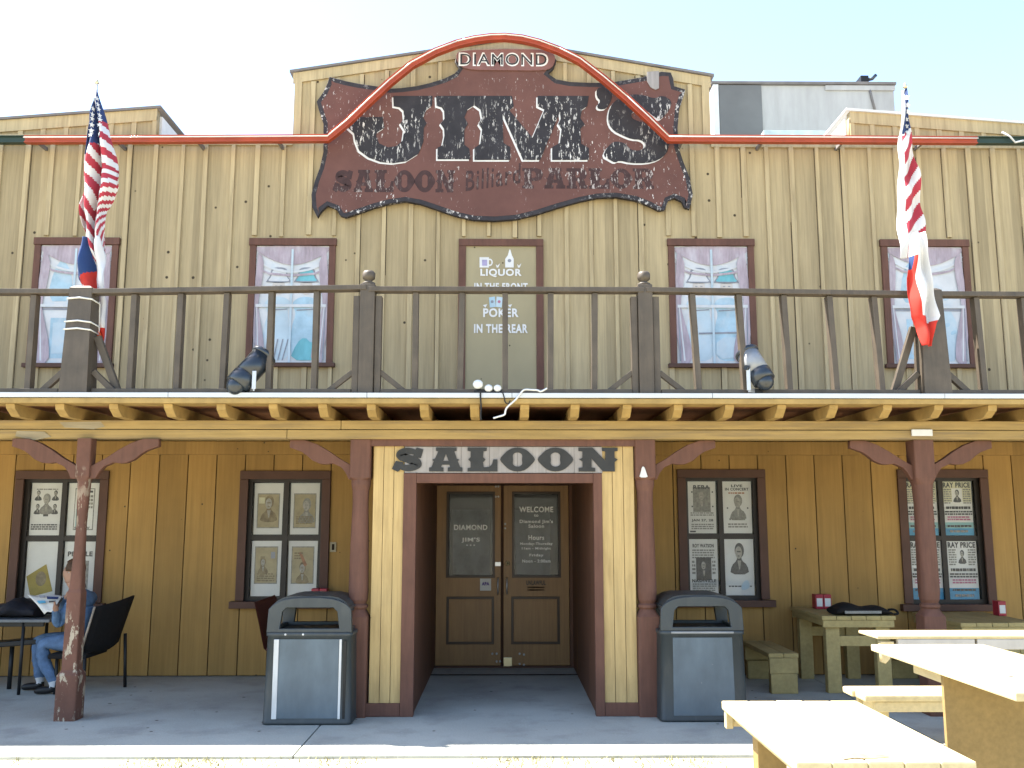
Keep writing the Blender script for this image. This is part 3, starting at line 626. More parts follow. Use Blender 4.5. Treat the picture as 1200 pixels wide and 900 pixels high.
# ================================================================ the big painted sign
SY = WALL - .10
sg = thing('painted_sign', 'maroon shaped board sign with peeling black western lettering under the arch', 'sign', (0, SY, PZ(160, SY)))
OUT = [(371,119),(379,108),(384,97),(386,90),(394,92),(405,95),(420,98),(440,101),(458,104),(472,103),(488,101),(505,97),(521,92),(533,86),(538,80),(533,72),(536,63),(545,59),(590,57),(640,58),(648,63),(652,71),(649,80),(642,86),(652,93),(668,96),(690,97),(715,97),(738,93),(755,90),(765,87),(775,84),(786,85),(789,92),(790,101),(803,105),(801,113),(796,128),(794,150),(795,172),(801,190),(808,208),(812,228),(808,245),(802,243),(799,236),(790,232),(783,235),(779,246),(772,247),(760,241),(745,235),(722,231),(700,232),(680,236),(655,243),(630,251),(605,257),(580,259),(555,258),(533,253),(510,245),(492,239),(475,236),(455,239),(437,244),(420,250),(405,255),(399,253),(394,245),(384,241),(377,247),(372,255),(366,243),(365,228),(369,212),(375,196),(379,178),(379,160),(379,145),(374,130)]
def inset(pts, d):
    n = len(pts); o = []
    for i in range(n):
        a, c, e = pts[i - 1], pts[i], pts[(i + 1) % n]
        tx, ty = e[0] - a[0], e[1] - a[1]; l = math.hypot(tx, ty) or 1
        o.append((c[0] - ty / l * d, c[1] + tx / l * d))
    return o
b = MB(); b.shape(px(OUT, SY), SY, .05, 'sign_edge', .004); b.build('board', sg)
b = MB(); b.shape(px(inset(OUT, 5.2), SY), SY - .006, .004, 'sign'); b.build('face', sg)
PLQ = [(536, 74), (534, 65), (540, 60), (590, 58.5), (640, 59), (649, 64), (651, 71), (648, 79), (640, 84), (590, 83.5), (545, 83)]
b = MB(); b.shape(px(smooth_loop(PLQ), SY), SY - .024, .016, mat('mauve plaque paint', (.24, .115, .105), .8, .14, (6, 6, 6)), .003); pl = b.build('plaque', sg)
b = MB(); mxp = PX(590, 72, SY); b.text('DIAMOND', mxp, PZ(71, SY), SY - .028, 'letter_white', width=104 * .0104, size=17 * .0104, bold=.034, t=.002)
b.text('DIAMOND', mxp, PZ(71, SY), SY - .030, 'letter_black', width=100 * .0104, size=13.5 * .0104, bold=0.0, t=.002); b.build('lettering', pl)
c3 = lambda pts: [(360 + a / 4.2875, 50 + c / 4.2875) for a, c in pts]
J = c3([(433,270),(630,270),(628,318),(598,340),(584,380),(600,408),(586,432),(584,500),(560,560),(500,598),(430,608),(370,602),(310,580),(262,545),(242,495),(236,458),(205,430),(222,378),(380,375),(388,430),(352,452),(346,470),(362,508),(405,528),(448,522),(480,495),(488,440),(468,408),(488,385),(484,345),(466,328),(435,322)])
I_ = c3([(648,270),(840,270),(838,318),(806,338),(790,378),(808,410),(790,440),(790,515),(815,535),(820,588),(655,588),(655,530),(680,518),(690,470),(688,435),(670,410),(690,385),(688,345),(676,328),(650,320)])
Mm = [(556,113),(600,113),(602,125),(597,130),(624,162),(638,129),(630,125),(630,113),(690,113),(688,125),(682,129),(680,139),(685,146),(680,152),(681,169),(690,174),(690,188),(647,188),(647,173),(656,168),(658,152),(654,146),(657,140),(656,132),(633,188),(613,188),(589,134),(590,168),(598,173),(598,188),(556,188),(556,174),(563,169),(565,152),(561,146),(565,139),(563,129),(556,124)]
Ap = smooth_loop([(699,104),(709,102),(717,106),(717,117),(711,128),(702,129),(699,125),(704,119),(699,114)], 1)
SS = smooth_loop([(590 + a / 4.2875, 50 + c / 4.2875) for a, c in [(600,275),(565,290),(535,325),(524,375),(530,415),(555,447),(600,470),(645,488),(690,490),(712,510),(705,535),(675,546),(640,541),(625,525),(612,510),(585,500),(550,500),(515,535),(500,572),(535,592),(560,606),(582,594),(640,608),(720,608),(780,592),(818,560),(832,520),(825,480),(790,440),(720,408),(660,392),(640,375),(645,352),(680,338),(720,345),(750,370),(780,390),(800,380),(830,345),(848,298),(800,266),(760,285),(700,265),(650,262)]], 1)
glyph = [J, I_, Mm, Ap, SS]
b = MB()
for k, g_ in enumerate(glyph):
    b.shape(px([(a - 1.7, c + 1.7) for a, c in g_], SY), SY - .0085 - .0003 * k, .002, 'letter_white')
b.build('letter_outline', sg)
b = MB()
for k, g_ in enumerate(glyph):
    b.shape(px(g_, SY), SY - .014 - .0003 * k, .004, 'sign_black')
b.build('lettering', sg)
b = MB()
xa = lambda p: PX(p, 212, SY); za = lambda p: PZ(p, SY)
slab_text(b, 'SALOON', xa(391), xa(533), za(226), za(200), SY - .0075, .003, 'faint', .06)
slab_text(b, 'PARLOR', xa(612), xa(766), za(221), za(197), SY - .0075, .003, 'faint', .06)
b.text('Billiard', xa(578), za(208), SY - .0075, 'faint', width=.70, size=.25, bold=.012, shear=.3, t=.002, rotz=R(-9)); b.build('faded_lettering', sg)
b = MB(); b.shape(px([(758, 85), (772, 84), (772, 104), (768, 106), (762, 103), (758, 96)], SY), SY - .02, .012, 'board_grey'); b.build('peeling_flake', sg)

# ================================================================ orange light channel
CY = WALL - .30
path = [(-700, 166), (28, 163.5)]; main = [(28, 163.5), (200, 163), (384, 162), (390, 158), (406, 145), (430, 122), (456, 98), (482, 77), (510, 62), (535, 52.5), (556, 47.5), (575, 45), (592, 44.5), (612, 46.5), (632, 51.5), (655, 60), (680, 72.5), (708, 94), (735, 117), (762, 142), (784, 162.5), (900, 163), (1000, 163.5), (1146, 164.5)]; tail = [(1146, 164.5), (1800, 168)]
ch = thing('light_channel', 'orange arched light channel with a white glass tube along the roofline', 'light channel', (0, CY, TOPZ))
def channel(pts, m, hgt=.085):
    b = MB(); q = px([(a, c - (2.5 if 384 < a < 784 else 1)) for a, c in pts], CY); up = []; dn = []
    for i, p in enumerate(q):
        a = q[max(i - 1, 0)]; c = q[min(i + 1, len(q) - 1)]; dx, dz = c[0] - a[0], c[1] - a[1]; l = math.hypot(dx, dz)
        if i in (0, len(q) - 1): pass
        n_ = (-dz / l, dx / l); up.append((p[0] + n_[0] * hgt / 2, p[1] + n_[1] * hgt / 2)); dn.append((p[0] - n_[0] * hgt / 2, p[1] - n_[1] * hgt / 2))
    i_ = b.mi(m); bmm = bmesh.new(); prof = []
    for u, d in zip(up, dn):
        e = lambda t_, y: bmm.verts.new((d[0] + (u[0] - d[0]) * t_, CY + y, d[1] + (u[1] - d[1]) * t_))
        prof.append([e(0, .075), e(0, 0), e(.12, 0), e(.2, .02), e(.8, .02), e(.88, 0), e(1, 0), e(1, .075)])
    for i in range(len(prof) - 1):
        for k in range(8): bmm.faces.new((prof[i][k], prof[i][(k + 1) % 8], prof[i + 1][(k + 1) % 8], prof[i + 1][k]))
    bmm.faces.new(prof[0]); bmm.faces.new(prof[-1][::-1]); bmesh.ops.recalc_face_normals(bmm, faces=bmm.faces); b.add(bmm, i_)
    return b
channel(main, 'orange').build('channel', ch); channel(path, 'green').build('channel', ch); channel(tail, 'green').build('channel', ch)
b = MB()
for seg in (main[:7], main[6:10], main[9:16], main[15:19], main[18:21], main[20:]):
    q = px([(a, c - (2.5 if 384 < a < 784 else 1)) for a, c in seg], CY); b.tube([(x, CY - .012, z + .012) for x, z in q], .008, 'tube', 8)
b.build('tube', ch)
b = MB(); b.tube([(PX(1174, 155, CY), CY, PZ(152, CY)), (PX(1182, 155, CY), CY - .02, PZ(158, CY)), (PX(1188, 160, CY), CY - .02, PZ(165, CY)), (PX(1199, 160, CY), CY, PZ(162, CY))], .012, 'white', 6); b.build('loose_wire', ch)
b = MB()
for p in range(40, 1180, 95):
    if 384 < p < 784: continue
    X_, Z_ = P(p, 163, CY); b.box(X_ - .015, X_ + .015, CY + .07, WALL - .002, Z_ - .02, Z_ + .02, 'roof')
each(b, 'bracket', ch)

# ================================================================ porch balcony
pb = thing('porch_balcony', 'timber balcony over the porch with yellow joist ends and a white drip edge', 'balcony', (0, EDGE, DECK - .3))
b = MB()
nb = 18
for k in range(nb):
    y0 = EDGE + .03 + (WALL - EDGE - .05) * k / nb; b.box(-12.5, 12.5, y0, y0 + (WALL - EDGE - .05) / nb - .006, DECK - .045, DECK - .006, 'rail' if k else 'rail')
b.build('deck', pb)
b = MB(); b.box(-12.5, 12.5, EDGE + .245, WALL - .01, DECK - .068, DECK - .047, 'soffit'); b.build('deck_lining', pb)
b = MB(); b.box(-12.5, 12.5, EDGE + .005, EDGE + .24, DECK - .092, DECK - .048, 'joist', .003); b.build('edge_board', pb)
b = MB()
xs = [-12.5, PX(197, 465, EDGE), PX(430, 465, EDGE), PX(600, 465, EDGE), PX(835, 465, EDGE), PX(1107, 465, EDGE), 12.5]
for a, c in zip(xs, xs[1:]): b.box(a + .002, c - .002, EDGE - .006, EDGE + .028, DECK - .042, DECK + .0, 'fascia', .003)
each(b, 'drip_edge', pb)
BT = PZ(493, FRONT - .06); JB = BT + .002
jx = [12, 70, 133, 197, 259, 320, 378, 435, 497, 556, 615, 674, 735, 795, 855, 916, 977, 1040, 1100, 1163]
jxs = [PX(p, 480, EDGE + .06) for p in jx]; jxs = [jxs[0] - .45 * k for k in range(5, 0, -1)] + jxs + [jxs[-1] + .45 * k for k in range(1, 6)]
for x in jxs:
    b = MB(); w2 = .038; y0 = EDGE + .05; rz = rnd.uniform(-.01, .01); zt = DECK - .094
    b.loft([[(x - w2, y0, zt), (x + w2, y0, zt), (x + w2, y0 + .025 + rz, JB + .055), (x + w2, y0 + .1, JB), (x + w2, WALL - .02, JB), (x + w2, WALL - .02, zt)][:0] or
            [(x - w2, y0, zt), (x - w2, y0 + .012, JB + .06 + rz), (x - w2, y0 + .11, JB), (x - w2, WALL - .02, JB), (x - w2, WALL - .02, zt)],
            [(x + w2, y0, zt), (x + w2, y0 + .012, JB + .06 + rz), (x + w2, y0 + .11, JB), (x + w2, WALL - .02, JB), (x + w2, WALL - .02, zt)]], 'joist', False)
    b.build('joist', pb)
bm1, bm0 = PZ(503.5, FRONT - .06), PZ(514.5, FRONT - .06)
b = MB()
for a, c in zip([-12.5, PX(401, 500, FRONT), 12.5], [PX(401, 500, FRONT), 12.5]): b.box(a + .002, c - .002, FRONT - .065, FRONT + .12, bm1 + .003, BT, 'beam', .006)
each(b, 'upper_beam', pb)
b = MB()
for a, c in zip([-12.5, PX(338, 508, FRONT), 12.5], [PX(338, 508, FRONT), 12.5]): b.box(a + .002, c - .002, FRONT - .06, FRONT + .12, bm0, bm1 - .003, 'beam', .006)
each(b, 'lower_beam', pb)
b = MB(); b.box(-12.5, 12.5, WALL - .06, WALL - .003, JB - .16, JB - .01, 'lower', .004); b.build('ledger', pb)
b = MB(); rr = FRONT - .063
for pts in ([(20, 505), (52, 506), (60, 512), (40, 516), (18, 511)], [(70, 495), (118, 494), (123, 500), (110, 503), (76, 501)]): b.shape(px(pts, rr), rr - .004, .006, mat('bare weathered wood', (.36, .3, .2), .9, .2, (3, 20, 30)))
each(b, 'split_wood', pb)

# ================================================================ balcony railing
RT = PZ(341, EDGE + .09)
NX = [PX(95, 400, EDGE + .12), PX(430.5, 400, EDGE + .12), PX(756, 400, EDGE + .12), PX(1090, 400, EDGE + .12)]
NY = EDGE + .12
GR = 'newel posts of the balcony'
for k, x in enumerate(NX):
    lab = ['thick dark newel post tied with white cord by the left window', 'slim dark newel post with round knob left of the painted door', 'slim dark newel post with round knob right of the painted door', 'thick dark newel post behind the red and white hanging flag'][k]
    t = thing('newel_post', lab, 'newel post', (x, NY, DECK), GR)
    b = MB()
    if k in (0, 3):
        h1, h0 = .098, .122; zt = RT + .03
        b.loft([[(x - h, NY - h * .8, z), (x + h, NY - h * .8, z), (x + h, NY + h * .8, z), (x - h, NY + h * .8, z)] for h, z in ((h0, DECK), (h1, zt - .02), (h1 - .03, zt))], 'rail', False); b.build('shaft', t)
        b = MB()
        for s_ in (-1, 1): b.beam((x + s_ * .13, NY, DECK + .2), (x + s_ * .33, NY + .01, DECK + .01), .05, .05, 'rail', .004)
        each(b, 'brace', t); b = MB()
        s_ = 1 if k == 0 else -1
        b.beam((x + s_ * .13, NY + .03, DECK + .52 + (.1 if k else 0)), (x + s_ * .34, NY + .05, DECK + .01), .06, .05, 'rail', .004); b.build('long_brace', t)
    else:
        h = .066
        b.box(x - h, x + h, NY - h, NY + h, DECK, RT + .06, 'rail', .01); b.build('shaft', t)
        b = MB()
        for s_ in (-1, 1):
            b.box(x + s_ * .098 - .028, x + s_ * .098 + .028, NY - .04, NY + .045, DECK, RT - .05, 'rail', .004)
        each(b, 'side_strip', t); b = MB()
        for s_ in (-1, 1): b.beam((x + s_ * .12, NY, DECK + .2), (x + s_ * .36, NY + .01, DECK + .01), .045, .05, 'rail', .004)
        each(b, 'brace', t)
        b = MB(); z = RT + .06
        b.loft([[(x + r * math.cos(a * math.pi / 8), NY + r * math.sin(a * math.pi / 8), z + dz) for a in range(16)] for r, dz in ((.058, 0), (.06, .015), (.03, .03), (.032, .04), (.055, .055), (.058, .075), (.058, .105), (.045, .125), (.02, .13))], 'rail'); b.build('knob', t)
secs = [(-9.5, NX[0] - .15, [PX(38, 400, EDGE + .12)] + [PX(38, 400, EDGE + .12) - .42 * k for k in range(1, 5)], 'leftmost dark railing section beyond the cord tied post'),
        (NX[0] + .14, NX[1] - .13, [PX(p, 400, EDGE + .12) for p in (156, 210.5, 264, 317, 370)], 'dark railing section in front of the second painted window'),
        (NX[1] + .13, NX[2] - .13, [PX(p, 400, EDGE + .12) for p in (487, 540.5, 592, 645, 696.5)], 'dark railing section in front of the painted poker door'),
        (NX[2] + .13, NX[3] - .14, [PX(p, 400, EDGE + .12) for p in (814.5, 869, 921, 975, 1027.5)], 'dark railing section with leaning balusters right of the door'),
        (NX[3] + .14, 9.5, [PX(1147, 400, EDGE + .12)] + [PX(1147, 400, EDGE + .12) + .42 * k for k in range(1, 5)], 'rightmost dark railing section beyond the flag post')]
for si, (a, c, bal, lab) in enumerate(secs):
    t = thing('balcony_railing', lab, 'railing', ((max(a, -6) + min(c, 6)) / 2, NY, DECK), 'sections of the balcony railing')
    dz = {0: (-.0, 0), 1: (0, .045), 2: (.03, .03), 3: (.03, .0), 4: (0, -.02)}[si]
    zz_ = lambda x: RT + dz[0] + (dz[1] - dz[0]) * (x - a) / (c - a)
    b = MB(); b.beam((a - .12, NY - .02, zz_(a) - .022), (c + .12, NY - .02, zz_(c) - .022), .11, .045, 'rail', .006, Vector((0, 0, 1))); b.build('top_rail', t)
    b = MB(); b.box(a, c, NY - .05, NY + .0, DECK + .003, DECK + .045, 'rail', .004); b.build('bottom_rail', t)
    for x in bal:
        lean = rnd.uniform(-.008, .008) + (.035 if si == 3 else .02 if si == 4 else -.006)
        b = MB(); b.beam((x + lean / 2, NY + .01, DECK + .004), (x - lean / 2, NY - .005, zz_(x) - .047), .05, .085, 'rail', .004); b.build('baluster', t)
        if si in (3, 4): pass

# cords tied round the left post
b = MB(); x = NX[0]; pts = []
for py in (350, 377, 386):
    z = PZ(py, NY - .1); h = .098 + (.024 * (RT - z) / (RT - DECK)) + .006
    pts += [(x + h, NY + h * .8, z), (x - h, NY + h * .8, z), (x - h, NY - h * .8, z - .005), (x, NY - h * .8 - .004, z + .004), (x + h, NY - h * .8, z - .01), (x + h, NY + h * .8, z - .015)]
b.tube(pts, .008, 'white', 8)
tag(b.build('tie_cord'), 'white cord wound three times round the thick newel post', 'cord')

# ================================================================ flags
FY = NY + .17
def cloth(rows, cols, left, right, z0, z1, depth, folds, phase, mats, fn, Y):
    """hanging cloth: left/right silhouettes as (py, px) lists in the plane Y, pleats in depth"""
    def ip(tab, py):
        for (a, xa_), (c, xc) in zip(tab, tab[1:]):
            if a <= py <= c: return xa_ + (xc - xa_) * (py - a) / (c - a)
        return tab[-1][1] if py > tab[-1][0] else tab[0][1]
    bm = bmesh.new(); g = []
    for r in range(rows + 1):
        py = z0 + (z1 - z0) * r / rows; row = []
        for q in range(cols + 1):
            s_ = q / cols; pl = ip(left, py); pr = ip(right, py)
            xw = s_ + .035 * math.sin(s_ * folds * 6.283 + phase + r * .03)
            X_, Z_ = P(pl + (pr - pl) * max(0, min(1, xw)), py, Y)
            yy = Y + depth * min(1, (pr - pl) / 30) * math.sin(s_ * folds * 6.283 + phase + .6 * math.sin(r * .13)) + .02 * math.sin(r * .21 + s_ * 4)
            row.append(bm.verts.new((X_, yy, Z_)))
        g.append(row)
    for r in range(rows):
        for q in range(cols):
            f = bm.faces.new((g[r][q], g[r][q + 1], g[r + 1][q + 1], g[r + 1][q])); f.smooth = True
            f.material_index = fn((q + .5) / cols, (r + .5) / rows, z0 + (z1 - z0) * (r + .5) / rows)
    return bm, g
def flag(name, label, rows, cols, left, right, z0, z1, depth, folds, phase, mats, fn, Y, stars=None):
    bm, g = cloth(rows, cols, left, right, z0, z1, depth, folds, phase, mats, fn, Y)
    pos = [[v.co.copy() for v in r] for r in g]
    bmesh.ops.recalc_face_normals(bm, faces=bm.faces)
    root = thing(name, label, 'flag', (pos[0][0].x, Y, pos[0][0].z), 'flags hanging on the balcony')
    b = MB()
    for m in mats: b.mi(m)
    b.add(bm, 0, True); o = b.build('cloth', root)
    md = o.modifiers.new('thickness', 'SOLIDIFY'); md.thickness = .003
    if stars:
        b = MB(); i = b.mi('flag_white'); bb = bmesh.new()
        for (s_, t_) in stars:
            r = min(int(t_ * rows), rows - 1); q = min(int(s_ * cols), cols - 1); p = pos[r][q]
            n_ = (pos[r][min(q + 1, cols)] - p).cross(pos[min(r + 1, rows)][q] - p)
            if n_.length < 1e-9: continue
            n_.normalize()
            if n_.y > 0: n_ = -n_
            u = (pos[r][min(q + 1, cols)] - p).normalized(); v = n_.cross(u); cc = p + n_ * .008
            bb.faces.new([bb.verts.new(cc + (u * math.sin(k * math.pi / 5) + v * math.cos(k * math.pi / 5)) * (.03 if k % 2 == 0 else .013)) for k in range(10)])
        b.add(bb, i); b.build('stars', root)
    return root
US = ['flag_red', 'flag_white', 'flag_blue']; TX = ['texas_red', 'flag_white', 'texas_blue']
def us_left(s, t, py):
    if py < 155 + 25 * (1 - s) * (s < .55) - 14 * (s > .55): return 2
    if s < .52: v = (py - 165) / 25.0 - s * 2.4 * (1 if s > .1 else .9)
    else: v = (py - 150) / 19.0 - (s - .5) * 1.2 + (max(0, py - 195) / 30) * (s - .5) * 4
    return 0 if (v % 1.0) < .5 else 1
def us_right(s, t, py):  # left side coloured plain white: sun glare on the fold painted over the stripes
    if py < 160 - 10 * s and s > .38 - .2 * (py - 110) / 60: return 2
    if py < 158 and s < .4: return 1
    if py > 245: v = (py + s * 32) / 27
    else: v = (py + s * 34) / 27
    if s < .24: return 1
    return 0 if (v % 1.0) < .5 else 1
def tx_left(s, t, py):
    if s < .58: return 2 if py < 328 - 22 * s else 0
    return 1 if py < 385 else 0
def tx_right(s, t, py):
    if py > 372 + 10 * (s > .5) - 6 * s: return 0
    if s < .33: return (2 if py < 316 and s < .2 else 0) if py > 300 else 1
    return 1
sl = [(s_, t_) for t_ in [.07, .10, .13, .16, .19, .22, .25, .28] for s_ in (.14, .34, .55, .78) if rnd.random() < .85]
flag('national_flag', 'stars and stripes flag hanging folded above the cord tied post', 120, 60, [(104, 112), (125, 107), (150, 102), (180, 97), (205, 94), (240, 93), (262, 95), (290, 104), (310, 112)], [(104, 114), (125, 119), (150, 125), (175, 131), (200, 137), (218, 138), (232, 130), (245, 122), (280, 121), (310, 122)], 104, 310, .07, 2.2, .5, US, us_left, FY, sl)
flag('state_flag', 'blue red and white flag hanging lowest behind the cord tied post', 80, 44, [(278, 94), (300, 91), (325, 89), (340, 97), (400, 113)], [(278, 119), (300, 123), (340, 124), (380, 124), (400, 121)], 278, 400, .05, 1.6, 2.1, TX, tx_left, FY - .015)
sr = [(s_, t_) for t_ in [.06, .1, .14, .18, .22, .26] for s_ in (.6, .82)]
flag('national_flag', 'stars and stripes flag with sunlit edge painted white hanging at the right end of the balcony', 120, 60, [(104, 1060), (140, 1056), (180, 1053.5), (240, 1053), (280, 1053), (303, 1056)], [(104, 1062), (140, 1066), (175, 1070), (200, 1077), (240, 1080), (258, 1083), (280, 1084), (303, 1080)], 104, 303, .04, 1.15, 2.6, US, us_right, FY, sr)
flag('state_flag', 'white and red flag hanging lowest over the right newel post', 80, 44, [(272, 1070), (300, 1066), (325, 1064), (350, 1066), (370, 1070), (383, 1076), (405, 1080)], [(272, 1083), (300, 1088), (340, 1095), (372, 1099), (380, 1095), (395, 1094), (405, 1093)], 272, 405, .05, 1.4, 1.2, TX, tx_right, FY - .36)
for k, (bx, lab) in enumerate(((PX(113, 104, FY), 'thin white flagpole tied behind the cord wound newel post'), (PX(1061, 104, FY), 'thin white flagpole standing behind the right newel post'))):
    t = thing('flagpole', lab, 'flagpole', (bx, FY, DECK), 'flagpoles on the balcony'); zt = PZ(101, FY)
    b = MB(); b.tube([(bx, FY + .06, DECK), (bx, FY + .06 * k, zt)], [.018, .012], 'white', 10); b.build('pole', t)
    b = MB(); b.loft([[(bx + r * math.cos(a * math.pi / 4), FY + r * math.sin(a * math.pi / 4), zt + dz) for a in range(8)] for r, dz in ((.012, 0), (.022, .01), (.014, .035), (.003, .06))], 'brass'); b.build('tip', t)
b = MB(); X_, Z_ = P(118, 396, NY + .2); b.ball((X_, NY + .1, Z_), .05, mat('orange cloth', (.75, .09, .01), .8), (1, .7, .9), 12); b.box(X_ - .02, X_ + .02, NY + .09, NY + .12, Z_ - .09, Z_, 'flag_white'); tag(b.build('orange_ribbon'), 'small bright orange cloth bunched beside the cord tied post', 'ribbon')

# ================================================================ spotlights and small floodlights on the balcony edge
def spotlight(p0, p1, Y, r, label, m):
    a = Vector((P(*p0, Y)[0], Y, P(*p0, Y)[1])); c = Vector((P(*p1, Y)[0], Y + .16, P(*p1, Y)[1])); d = (c - a).normalized()
    t = thing('stage_spotlight', label, 'spotlight', (a.x, Y, DECK), 'stage spotlights on the balcony edge')
    at = lambda k: a + (c - a) * k
    b = MB(); b.tube([at(0), at(.02), at(.3), at(.31)], [r * .8, r * 1.02, r * 1.05, r * .98], 'lamp_body', 24); b.build('rear_housing', t)
    b = MB(); b.tube([at(.305), at(.9)], [r, r], m, 24); b.build('barrel', t)
    b = MB(); b.tube([at(.9), at(.92), at(1), at(1.0), at(.93)], [r, r * 1.1, r * 1.1, r * .9, r * .88], 'lamp_body', 24); b.build('rim', t)
    b = MB(); b.ball(at(-.01), r * .8, 'lamp_body', (1, 1, 1), 16); b.build('end_cap', t)
    b = MB(); mid = at(.42); side = d.cross(Vector((0, 0, 1))).normalized(); fy = Vector((mid.x, mid.y, DECK + .03))
    for s_ in (-1, 1):
        q = mid + side * s_ * r * 1.16; b.beam(q, Vector((q.x, q.y, DECK + .03)), .035, .01, 'steel', .002)
    b.beam(fy - side * r * 1.2, fy + side * r * 1.2, .035, .012, 'steel', .002); b.build('yoke', t)
    b = MB(); b.box(mid.x - .04, mid.x + .04, mid.y - .03, mid.y + .03, DECK, DECK + .05, 'black', .005); b.build('clamp', t)
    b = MB(); q = mid - side * r * 1.17; b.tube([q, q - side * .03], .022, 'lamp_body', 10); b.build('knob', t)
spotlight((277, 452), (305, 412), EDGE + .02, .105, 'dark blue black spotlight tilted beside the second painted window', 'lamp_body')
spotlight((896, 447), (880, 409), EDGE + .02, .098, 'worn grey spotlight tilted below the third painted window', 'lamp_grey')
t = thing('floodlight_cluster', 'cluster of three small white floodlights on the balcony edge', 'floodlights', (PX(570, 458, EDGE), EDGE + .02, DECK))
b = MB(); b.box(PX(555, 458, EDGE), PX(588, 458, EDGE), EDGE + .03, EDGE + .07, DECK + .003, DECK + .03, 'black', .004); b.build('bar', t)
for (p, q, r) in ((560, 450, .045), (572.5, 454.5, .036), (583, 454.5, .034)):
    X_, Z_ = P(p, q, EDGE); b = MB(); b.ball((X_, EDGE + .02, Z_), r, 'white', (1, .8, .9), 16); b.tube([(X_, EDGE + .05, Z_), (X_ + .01, EDGE + .06, DECK + .02)], .014, 'black', 8); b.build('bulb', t)
def cable(pts, Y, m, label, r=.007):
    b = MB(); q = smooth_path([(P(a, c, Y)[0], Y, P(a, c, Y)[1]) for a, c in pts]); b.tube(q, r, m, 6); return tag(b.build('cable'), label, 'cable')
def smooth_path(p):
    p = [Vector(a) for a in p]
    for _ in range(2):
        q = [p[0]]
        for a, c in zip(p, p[1:]): q += [a * .75 + c * .25, a * .25 + c * .75]
        p = q + [p[-1]]
    return p
cable([(641, 455), (636, 458), (633, 459), (630, 457), (624, 457), (614, 456), (610, 461), (604, 469), (594, 477), (592, 482), (592, 486), (585, 488), (578, 490)], EDGE - .02, 'white', 'white cable hanging over the drip edge right of the floodlights', .008)
cable([(563, 458), (563, 466), (564, 476), (563, 488), (564, 492)], EDGE - .015, 'black', 'black cable hanging straight down below the floodlights')
cable([(589, 460), (591, 466), (592, 472), (596, 474), (598, 469)], EDGE - .015, 'black', 'short black cable looped right under the floodlights', .005)

# ================================================================ porch posts
def post(x, y, prof, label, bl, br, m='trim'):
    t = thing('porch_post', label, 'post', (x, y, 0), 'porch posts under the balcony')
    b = MB(); rings = []
    for z, h, n in prof:
        rings.append([(x + math.copysign(abs(math.cos(a)) ** (2 / n), math.cos(a)) * h, y + math.copysign(abs(math.sin(a)) ** (2 / n), math.sin(a)) * h, z) for a in [2 * math.pi * (k + .5) / 24 for k in range(24)]])
    b.loft(rings, m, True); o = b.build('shaft', t)
    o.data.polygons.foreach_set('use_smooth', [False] * len(o.data.polygons))
    for s_, ln in ((-1, bl), (1, br)):
        if not ln: continue
        b = MB(); z1 = bm0 - .002; k_ = ln / .52 * .0078
        raw = [(84, 0), (66, 0), (52, 5), (38, 13), (25, 22), (14, 28), (6, 33), (6, 46), (14, 46), (18, 38), (23, 32), (33, 27.5), (40, 28.5), (48, 28), (57, 24), (64, 18), (70, 14), (78, 11), (84, 9)]
        lp = [(x + s_ * a * k_, z1 - c * k_) for a, c in raw]
        b.shape(lp if s_ > 0 else lp[::-1], y - .03, .06, 'trim', .004); b.build('bracket', t)
    return t
sq = lambda z0, z1, h: [(z0, h, 10), (z1, h, 10)]
TZ = bm0 - .002
trn = lambda z: [(z, .105, 10), (z + .012, .105, 10), (z + .03, .08, 3), (z + .05, .072, 2.2), (z + .065, .088, 2), (z + .085, .088, 2), (z + .1, .07, 2.2), (z + .13, .082, 2.4), (z + .2, .088, 2.6)]
M['peel'] = mat('peeling brown post paint', (.16, .073, .05), .75, .2, (6, 6, 4), .2, chip=.54, chip_col=(.45, .38, .28), chip_scale=(14, 14, 5))
lx, ly = G(80, 845); ly = PY - .12; lx = PX(80, 845, ly)
zz_ = lambda py: PZ(py, ly, 80)
p = sq(0, zz_(790), .094) + [(zz_(784), .066, 10), (zz_(694), .063, 10), (zz_(690), .056, 5), (zz_(650), .048, 2.4), (zz_(615), .043, 2.2), (zz_(580), .05, 2.4), (zz_(564), .054, 3), (zz_(558), .064, 10), (TZ, .064, 10)]
post(lx, ly, p, 'slim peeling brown porch post in front of the seated reader', .52, .52, 'peel')
for (bx, bl, br, lab) in ((417, .52, 0, 'turned brown porch post beside the left waste bin'), (759, 0, .52, 'turned brown porch post beside the right waste bin')):
    x = PX(bx + (3 if bx < 588 else -1), 700, PY)
    zq = lambda py: PZ(py, PY)
    p = sq(0, zq(722), .1) + [(q[0] + zq(720), q[1], q[2]) for q in trn(0)[2:]] + [(zq(640), .082, 2.4), (zq(590), .072, 2.2), (zq(575), .075, 2.2), (zq(568), .088, 2), (zq(563), .088, 2), (zq(560), .095, 10), (TZ, .095, 10)]
    post(x, PY, p, lab, bl, br)
rx = PX(1089, 700, PY)
p = sq(0, zq(722), .1) + [(q[0] + zq(720), q[1], q[2]) for q in trn(0)[2:]] + [(zq(640), .085, 2.4), (zq(590), .08, 2.2), (zq(568), .088, 2.4), (zq(560), .095, 10), (TZ, .095, 10)]
post(rx, PY, p, 'turned brown porch post behind the sunlit tables', .52, .52)
b = MB(); X_, Z_ = P(1081, 507, FRONT - .09); b.box(X_ - .095, X_ + .095, FRONT - .088, FRONT - .068, Z_ - .03, Z_ + .03, 'white', .004); tag(b.build('beam_plate'), 'white plate on the beam above the right porch post', 'plate')

